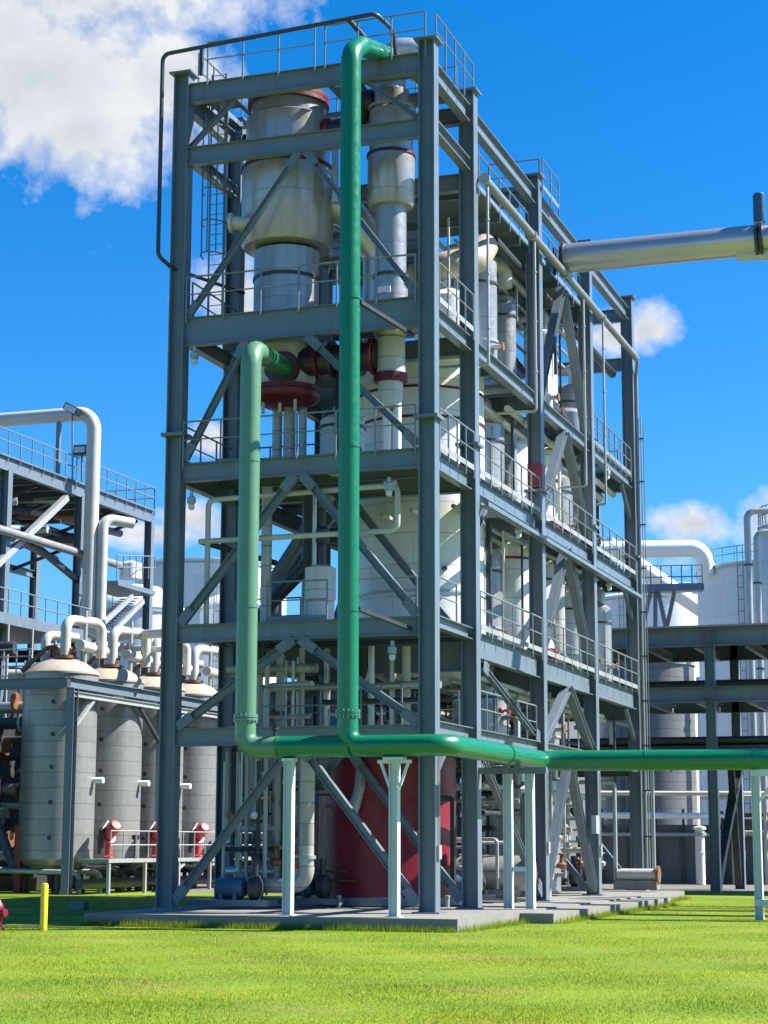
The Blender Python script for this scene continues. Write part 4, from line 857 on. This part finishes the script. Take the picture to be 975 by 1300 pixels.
for y_, r_, z_, mt in ((44, .3, 17.6, 'dark'), (36, .25, 17.9, 'dark'), (41, .22, 18.3, 'brass'), (33, .3, 17.3, 'dark'), (35, .2, 16.8, 'galv')):
    MB().tube([(X2 - 6.5, y_ - 5, z_), (X2 - 1.2, y_, z_)], r_, 0, 14).build('hung_pipe', mt, ep)
lp = thing('lower_platform', 'lower dark walkway with handrail behind the domes of the clad tanks', 'platform', (X2 + 1.5, 36, GZ))
LX = X2 + 1.5; a, b = atX(-6, 768, LX), atX(78, 800, LX); LZ = (a.z + b.z) / 2
MB().box((LX - 2, (a.y+b.y)/2, LZ - .25), (4, b.y - a.y + 6, .5)).build('deck', 'steel', lp)
k = MB(); n_ = 9
for i in range(n_): yy = a.y + (b.y - a.y + 3) * i / (n_-1); k.tube([(LX, yy, LZ), (LX, yy, LZ + 1.1)], .03, 0, 6)
for zz in (.55, 1.1): k.tube([(LX, a.y, LZ + zz), (LX, b.y + 3, LZ + zz)], .03, 0, 6)
k.build('handrail', 'rail', lp)
for i in range(5): yy = a.y - 1 + i*2.2; MB().bar((LX, yy, GZ), (LX, yy, LZ - .5), .1, .1).build('post', 'galv', lp)
for i, (yy, z_) in enumerate(((a.y, LZ - 1.6), (a.y + 3, LZ - 2.6), (a.y + 6, LZ - 1.4))):
    MB().tube([(LX - 6, yy, z_), (LX + .5, yy + 1, z_)], .3, 0, 14).build('slung_pipe', ['dark', 'cream', 'dark'][i], lp)
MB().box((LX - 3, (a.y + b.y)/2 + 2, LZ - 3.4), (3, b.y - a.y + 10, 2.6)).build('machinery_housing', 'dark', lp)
# the big pale line over the platform
bl = thing('overhead_line', 'fat pale grey pipe crossing above the platform and bending down behind the domes', 'pipe', (-29.9, 39.4, 9))
q = atX(120, 524, -29.9)
MB().tube([(-47, q.y, q.z), (-29.9, q.y, q.z), (-29.9, q.y, 9.2)], .36, .9, 24).build('line', 'cream', bl)
for i in range(3): pass
for x_ in (-31.9, -35.6): MB().bar((x_, q.y, PZ), (x_, q.y, q.z - .36), .2, .2).build('support', 'steel', bl)
MB().tube([(-29.35, q.y + .2, 9.3), (-29.35, q.y + .2, 17.75), (-28.4, q.y + 1.6, 17.65)], .27, .55, 18).build('branch', 'cream', bl)
for zz in (10.0, 12.5): MB().disc((-29.9, q.y, zz), (0, 0, 1), .46, .1, 20).build('flange', 'galv', bl)
q2 = atX(0, 672, X2 + .5); MB().tube([(X2 + .5, q2.y - 4, q2.z), (X2 + .5, q2.y + 13, q2.z)], .20, 0, 16).build('lateral', 'tankclad', bl)
for (pxx, top, bot, big, lab) in ((92, 521, 610, 1, 'tilted floodlight on a tall thin mast at the platform rail'), (104, 572, 612, 0, 'square floodlight on a short mast at the platform rail')):
    q = atX(pxx, bot, X2 + .3); t = atX(pxx, top, X2 + .3); o = thing('floodlight', lab, 'lamp', q, 'floodlights on the platform')
    MB().tube([q, t], .05, 0, 8).build('mast', 'rail', o)
    MB().bar(t + V(-.35, 0, .25 if big else 0), t + V(.35, 0, -.15 if big else 0), .5, .5 if not big else .38).build('lamp_housing', 'dark', (lh := o))
    MB().bar(t + V(-.3, -.26, .2 if big else 0), t + V(.3, -.26, -.12 if big else 0), .03, .3).build('lamp_glass', 'lampglass', o)
# stair flight and landing
sx = thing('stair_flight', 'pale steel stair flight climbing to a small railed landing behind the domes', 'stairs', (-28, 44, 10))
for (x0, y0, x1, y1) in ((132, 790, 168, 757), (146, 800, 182, 763)): MB().bar(atX(x0, y0, -29), atX(x1, y1, -29), .14, .24).build('stringer', 'galv', sx)
k = MB(); A, B = atX(140, 795, -29), atX(175, 760, -29)
for i in range(12): p = A.lerp(B, i/11); k.box((p.x - .5, p.y, p.z), (1.0, .26, .04))
k.build('treads', 'dark', sx)
k = MB(); A, B = atX(148, 735, -29), atX(196, 735, -29); k.box(((A.x - 1), (A.y+B.y)/2, A.z - .2), (2.2, B.y - A.y, .25)); k.build('landing', 'steel', sx)
k = MB()
for i in range(7): p = A.lerp(B, i/6); k.tube([p, p + V(0, 0, 1.2)], .03, 0, 6)
for zz in (.6, 1.2): k.tube([A + V(0, 0, zz), B + V(0, 0, zz)], .03, 0, 6)
k.build('handrail', 'rail', sx)
MB().lathe([(0, 0), (.6, 0), (.6, .8), (0, 1.0)], atX(166, 735, -30.2), (0, 0, 1), 20).build('white_drum', 'whitepaint', sx)
for i, (pts, r_, lab) in enumerate((([(110, 797), (140, 808), (222, 803)], .2, 'cream pipe running from the domes to the tower, upper of two'), ([(112, 806), (160, 822), (226, 826)], .13, 'thin cream pipe running from the domes to the tower, lower of two'))):
    P = [atX(pts[0][0], pts[0][1], -28), atX(pts[1][0], pts[1][1], -25), atX(pts[2][0], pts[2][1], -20)]
    o = thing('link_pipe', lab, 'pipe', P[0], 'pipes linking the domes and the tower')
    MB().tube(P, r_, .6, 14).build('run', 'cream', o); MB().disc(P[1].lerp(P[2], .1), P[2] - P[1], r_ + .12, .12, 16).build('flange', 'brass', o)

for i in range(14):
    y_ = rs.uniform(29, 46); z_ = rs.uniform(16.6, 18.8)
    if i % 2: MB().tube([(X2 - 6.8, y_ - rs.uniform(0, 4), z_), (X2 - .6, y_, z_)], rs.choice((.08, .12, .2)), 0, 10).build('hung_pipe', rs.choice(['dark', 'galv', 'dark', 'brass']), ep)
    else: MB().tube([(X2 - rs.uniform(1, 6), 28, z_), (X2 - rs.uniform(1, 6), 46.5, z_)], rs.choice((.08, .12, .2)), 0, 10).build('hung_pipe', rs.choice(['dark', 'galv', 'dark', 'steel']), ep)
for y_ in (33.5, 36.5, 41.5, 44.5): MB().bar((X2 - 7, y_, 16.4), (X2 - .3, y_ + 1.5, PZ - .8), .16, .16).build('truss_bar', 'dark', ep)
# far white tanks on the left
def far_tank(name, label, cx, topy, rpx, D, mt, roof=.16, group=None, rail_=True, base=GZ, roofmat=None):
    p = atD(cx, topy, D); r = rpx * D / FPX
    o = thing(name, label, 'tank', (p.x, p.y, base), group); H = p.z - base
    sh = lathe_part('shell', {'whitepaint': 'whiteshell', 'paletank': 'paleshell'}.get(mt, mt), o, [(r, 0), (r, H*.55), (r + .03, H*.551), (r + .03, H*.56), (r, H*.561), (r, H)], seg=72)
    lathe_part('roof', roofmat or 'whitepaint', o, [(r + .08, H - .12), (r + .08, H), (r*.9, H + r*roof*.35), (r*.5, H + r*roof*.85), (0, H + r*roof)], seg=72)
    lathe_part('rim_angle', 'galv', o, [(r + .02, H - .42), (r + .10, H - .42), (r + .10, H - .28), (r + .02, H - .28)], seg=72)
    if r > 2:
        k = MB(); ca = math.atan2(CAM.y - p.y, CAM.x - p.x) - .5
        for dx in (-.25, .25): q = V(p.x + (r + .25)*math.cos(ca) - dx*math.sin(ca), p.y + (r + .25)*math.sin(ca) + dx*math.cos(ca), base); k.tube([q, q + V(0, 0, H + 1.1)], .04, 0, 6)
        for i in range(int(H / .9)):
            c0 = V(p.x + (r + .25)*math.cos(ca), p.y + (r + .25)*math.sin(ca), base + .5 + i*.9); tv = V(-math.sin(ca), math.cos(ca), 0) * .25
            k.tube([c0 - tv, c0 + tv], .03, 0, 5)
        k.build('access_ladder', 'rail', o)
    if rail_:
        k = MB(); n_ = 40
        for i in range(n_): a = 2*math.pi*i/n_; k.tube([p + V(r*math.cos(a), r*math.sin(a), 0), p + V(r*math.cos(a), r*math.sin(a), 1.15)], .035, 0, 5)
        for zz in (.6, 1.15): k.sweep([p + V(r*math.cos(2*math.pi*i/60), r*math.sin(2*math.pi*i/60), zz) for i in range(61)], .035, 5, False)
        k.build('handrail', 'rail', o)
    return o
far_tank('storage_tank', 'broad white storage tank far behind, seen between the left tower columns', 268, 722, 96, 165, 'whitepaint', .05, rail_=False)
far_tank('storage_tank', 'white dome roofed tank far behind the stair flight on the left', 172, 775, 62, 135, 'paletank', .55, rail_=False)
far_tank('storage_tank', 'low white tank far behind the second deck near the left columns', 300, 770, 46, 140, 'paletank', .4)
# ------------------------------------------------------------------ right plant
RY = 36.0
rk = thing('pipe_rack', 'two tier dark steel pipe rack crossing behind the green pipe at right', 'pipe rack', (1.1, RY, GZ))
for x_, y_, w_ in ((1.25, RY, .42), (9.5, RY, .42), (1.25, 43.0, .4), (9.5, 43, .4)):
    MB().ibeam((x_, y_, GZ), (x_, y_, 10.9), .4, w_, (1, 0, 0)).build('column', 'steel', rk)
for y_ in (RY - .05, 43): 
    MB().ibeam((-7, y_, 10.5), (18, y_, 10.55), .35, .72).build('beam', 'steel', rk); MB().ibeam((-7, y_, 8.06), (18, y_, 8.06), .35, .66).build('beam', 'steel', rk)
MB().box((5, 39.5, 11.0), (24, 7.6, .08)).build('deck', 'toe', rk)
for i in range(11): x_ = -6 + i*2.2; MB().ibeam((x_, RY + .2, 10.3), (x_, 42.8, 10.3), .2, .4).build('joist', 'steel', rk); MB().ibeam((x_, RY + .2, 7.9), (x_, 42.8, 7.9), .2, .4).build('joist', 'steel', rk)
for a, b in (((1.25, .0), (9.5, 0)),):
    pass
for (p, q) in (((1.5, 39.2, 5.6), (1.15, 43, GZ)), ((1.15, 36.4, GZ), (1.5, 42.6, 5.6)), ((1.3, 42.8, 5.6), (1.2, 36.6, GZ))):
    MB().bar(p, q, .3, .3).build('brace', 'dark', rk)
MB().box((5, 37.5, 5.75), (24, 1.6, .35)).build('cable_tray', 'dark', rk)
for i, (yy, zz, r_, mt) in enumerate(((36.8, 6.15, .16, 'dark'), (37.4, 6.15, .12, 'galv'), (38, 6.15, .2, 'dark'), (38.6, 8.7, .2, 'dark'), (40, 8.7, .25, 'galv'), (41, 11.3, .2, 'whitepaint'))):
    MB().tube([(-7, yy, zz), (18, yy, zz)], r_, 0, 12).build('run', mt, rk)
MB().tube([(-3.2, 36.4, 6.0), (-3.2, 36.4, 7.0), (-1.9, 36.2, 6.7)], .12, .25, 12).build('bent_line', 'galv', rk)
lj = far_tank('jacketed_tank', 'grey jacketed tank with a pale low dome behind the pipe rack', 820, 838, 60, 112, 'fartank', .14, rail_=False)
bw = thing('bund_wall', 'dark grey concrete bund wall with pipes on top behind the far tower corner', 'wall', atD(830, 1125, 98))
q = wloc(bw); qz = GZ
A, B = atD(745, 1090, 98), atD(990, 1090, 98); A.z = B.z = 0
MB().bar(A + V(0, 0, GZ + 1.5), B + V(0, 0, GZ + 1.5), .4, 3.0, (0, 0, 1)).build('wall', 'darkconcrete', bw)
n_ = (B - A).normalized(); m_ = V(n_.y, -n_.x, 0)
for zz, r_, mt in ((3.15, .16, 'whitepaint'), (4.3, .12, 'cream'), (2.2, .1, 'galv')): MB().tube([A + m_*.4 + V(0, 0, zz), B + m_*.4 + V(0, 0, zz)], r_, 0, 12).build('pipe_run', mt, bw)
for t in (.08, .22, .36, .5, .64, .78, .92): MB().box(A.lerp(B, t) + m_*.3 + V(0, 0, 1.6), (.12, .12, 3.8)).build('pilaster', 'dark', bw)
ctk = far_tank('cream_vessel', 'narrow cream upright vessel between the bund wall and the rack column', 888, 1050, 6, 96, 'whitepaint', .3, rail_=False)
for i, (cx, D, lab) in enumerate(((945, 97, 'grey pipe bank and low shed behind the portal frame at right'),)):
    o = thing('pipe_bank', lab, 'pipework', atD(cx, 1120, D)); q = wloc(o)
    MB().box((q.x + 1, q.y + 1.6, GZ + 1.6), (4.4, 1.6, 3.6)).build('shed', 'darkconcrete', o)
    for k_ in range(8): MB().tube([(q.x - 1.6 + k_*.55, q.y, GZ), (q.x - 1.6 + k_*.55, q.y, 3.0 + .4*(k_ % 3))], .05 + .03*(k_ % 3), 0, 8).build('riser', rs.choice(['galv', 'dark', 'cream']), o)
    for zz in (2.3, 3.2, 4.1): MB().tube([(q.x - 2.2, q.y + .2, zz), (q.x + 4, q.y + .2, zz)], .12, 0, 10).build('header', rs.choice(['dark', 'galv', 'cream']), o)
    for k_ in range(4): MB().disc((q.x - 1.3 + k_, q.y - .1, 2.3), (1, 0, 0), .24, .1).build('flange', 'brass', o)
far_tank('storage_tank', 'large pale storage tank with roof handrail behind the rack at right', 1000, 724, 114, 150, 'paletank', .06)
far_tank('silver_tank', 'tall silver tank cut by the right picture edge behind two thin pipes', 1010, 668, 46, 120, 'stainless', .1)
for i, (cx, ty, D, lab) in enumerate(((948, 649, 112, 'taller grey pipe with a bent top in front of the silver tank'), (960, 676, 114, 'shorter grey pipe with a bent top in front of the silver tank'))):
    a = atD(cx, ty, D); b = V(a.x, a.y, GZ); e = atD(cx + 90, ty - 2, D)
    o = thing('riser_pipe', lab, 'pipe', b, 'bent grey risers at right'); MB().tube([b, a, e], .2, .5, 14).build('run', 'galv', o)
    for f in (.3, .6, .85): MB().disc(b.lerp(a, f), (0, 0, 1), .27, .1, 14).build('clamp', 'dark', o)
# white vapour line and its bridge
wl = thing('white_line', 'fat white pipe with a round bend dropping onto the pale storage tank', 'pipe', atD(800, 700, 140))
a, b, c_ = atD(700, 699, 147), atD(893, 696, 147), atD(896, 731, 147)
MB().tube([a, b, c_], .66, 1.5, 24).build('line', 'whitepaint', wl)
w2 = thing('white_line', 'straight white pipe sloping down to the right under the bent white one', 'pipe', atD(800, 720, 138))
MB().tube([atD(770, 690, 160), atD(960, 822, 168)], .7, 0, 24).build('line', 'whitepaint', w2)
br = thing('footbridge', 'steel footbridge with handrail on trestle legs left of the pale storage tank', 'bridge', atD(850, 749, 132))
A, B = atD(800, 748, 132), atD(892, 746, 132)
MB().bar(A, B, 1.2, .5).build('deck', 'steel', br)
k = MB()
for i in range(8): p = A.lerp(B, i/7); k.tube([p, p + V(0, 0, 1.6)], .05, 0, 6)
for zz in (.8, 1.6): k.tube([A + V(0, 0, zz), B + V(0, 0, zz)], .05, 0, 6)
k.build('handrail', 'rail', br)
for x0, x1 in ((815, 826), (832, 832), (846, 836), (846, 856)): MB().bar(atD(x0, 800, 132), atD(x1, 752, 132), .25, .25).build('leg', 'steel', br)
far_tank('storage_tank', 'white tank far behind the footbridge, right of the tower', 825, 762, 70, 190, 'whitepaint', .12)
far_tank('storage_tank', 'broad white tank seen low between the rack columns', 945, 860, 60, 175, 'paletank', .1, rail_=False)
far_tank('storage_tank', 'white tank far behind, seen through the far tower bay', 715, 770, 60, 200, 'whitepaint', .1, rail_=False)

# ------------------------------------------------------------------ small things on the lawn
q = at(55, 1181, 2, GZ); bo = thing('bollard', 'yellow bollard standing on the lawn left of the pad', 'bollard', q)
MB().lathe([(.085, 0), (.085, 1.02), (.07, 1.07), (0, 1.08)], q, (0, 0, 1), 20).build('post', 'yellow', bo)
q = at(-4, 1181, 2, GZ); fh = thing('fire_hydrant', 'dark red hydrant at the left picture edge on the lawn', 'hydrant', q)
MB().lathe([(.17, 0), (.17, .06), (.11, .08), (.11, .45), (.15, .47), (.15, .55), (.12, .6), (.07, .68), (.04, .74), (0, .75)], q, (0, 0, 1), 20).build('body', 'red', fh)
for s_ in (-1, 1): MB().lathe([(.07, 0), (.07, .13), (.09, .13), (.09, .19), (0, .2)], q + V(.05*s_, 0, .4), (s_, -.2, 0), 14).build('outlet', 'red', fh)
q = at(100, 1155, 2, GZ); cb = thing('concrete_block', 'small grey concrete block on the shaded lawn', 'block', q)
k = MB(); k.box(q + V(0, 0, .12), (.5, .35, .24)); k.build('block_body', 'concrete', cb)
for i, (px_, lab) in enumerate(((430, 'short pale stub in the pad right of the first mint post'), (507, 'short pale stub in the pad right of the forked mint post'), (568, 'short pale stub in the pad right of the front right column'))):
    q = at(px_, 1152, 2, 0); o = thing('pad_stub', lab, 'post', q, 'stubs cast into the pad')
    MB().lathe([(.06, 0), (.06, .26), (.075, .27), (.075, .32), (0, .33)], q, (0, 0, 1), 14).build('stub', 'galv', o)

# ------------------------------------------------------------------ sun, sky, clouds
SUN = V(.63, .28, .725).normalized()
sl = bpy.data.lights.new('sun', 'SUN'); sl.energy = 5.0; sl.angle = R(.5); sl.color = (1, .95, .87)
so = bpy.data.objects.new('sun', sl); col.objects.link(so); so.rotation_euler = SUN.to_track_quat('Z', 'Y').to_euler(); so.location = (30, 20, 60)
w = bpy.data.worlds.new('World'); scn.world = w; w.use_nodes = True; n = w.node_tree.nodes; l = w.node_tree.links
bg = n['Background']; bg.inputs[1].default_value = .075
sky = N(n, 'ShaderNodeTexSky', sky_type='NISHITA'); sky.sun_disc = False
sky.sun_elevation = math.asin(SUN.z); sky.sun_rotation = math.atan2(SUN.x, SUN.y)
sky.air_density = 1.0; sky.dust_density = .35; sky.ozone_density = 3.0
hs = N(n, 'ShaderNodeHueSaturation'); hs.inputs['Saturation'].default_value = 1.24; hs.inputs['Value'].default_value = 1.0
l.new(mixc(n, l, 1.0, sky.outputs[0], (.62, .80, 1.0), 'MULTIPLY'), hs.inputs['Color'])
dirv = N(n, 'ShaderNodeTexCoord').outputs['Generated']
def dot(v):
    o = N(n, 'ShaderNodeVectorMath', operation='DOT_PRODUCT'); l.new(dirv, o.inputs[0]); o.inputs[1].default_value = v; return o.outputs['Value']
nz1 = noise(n, l, 62, 10, dirv, .6); nz2 = noise(n, l, 19, 6, dirv, .5)
nzz = math_(n, l, 'ADD', math_(n, l, 'MULTIPLY', math_(n, l, 'SUBTRACT', nz1, .5), 1.25), math_(n, l, 'MULTIPLY', math_(n, l, 'SUBTRACT', nz2, .5), 1.6))
total = None; shade = None
# bearing / height of each cloud: centre ray, angular half-width, half-height
for (cx, cy, a, b) in ((55, 105, 250, 165), (100, 165, 165, 95), (-60, 50, 320, 215), (215, 100, 120, 85), (80, -30, 300, 110), (820, 418, 54, 36), (775, 425, 50, 36), (880, 665, 66, 34), (985, 660, 70, 50), (255, 660, 60, 32), (300, 385, 75, 75), (265, 560, 45, 30), (700, 720, 180, 40), (200, 680, 90, 20), (-80, 760, 80, 60)):
    c = ray(cx, cy).normalized(); uu = c.cross(V(0, 0, 1)).normalized(); vv = uu.cross(c)
    dx = math_(n, l, 'DIVIDE', dot(uu), a / FPX); dy = math_(n, l, 'DIVIDE', dot(vv), b / FPX)
    d2 = math_(n, l, 'ADD', math_(n, l, 'MULTIPLY', dx, dx), math_(n, l, 'MULTIPLY', dy, dy))
    mk = math_(n, l, 'SUBTRACT', 1.0, math_(n, l, 'SQRT', d2))
    mk = math_(n, l, 'SUBTRACT', mk, math_(n, l, 'MULTIPLY', math_(n, l, 'LESS_THAN', dot(c), 0), 9.0))
    total = mk if total is None else math_(n, l, 'MAXIMUM', total, mk)
dens = ramp(n, l, math_(n, l, 'ADD', total, nzz), .02, .72)
inner = ramp(n, l, math_(n, l, 'ADD', math_(n, l, 'MULTIPLY', total, .9), math_(n, l, 'MULTIPLY', nzz, -.55)), .2, 1.0)
ccol = mixc(n, l, inner, (4.7, 4.75, 4.85), (3.1, 3.3, 3.6))
mixo = mixc(n, l, math_(n, l, 'MULTIPLY', dens, .97), hs.outputs[0], ccol)
l.new(mixo, bg.inputs[0])
vs = scn.view_settings; vs.view_transform = 'Standard'; vs.look = 'None'; vs.exposure = 1.4; vs.gamma = 1; vs.use_curve_mapping = False
scn.cycles.max_bounces = 6; scn.cycles.transparent_max_bounces = 16; scn.cycles.use_denoising = True
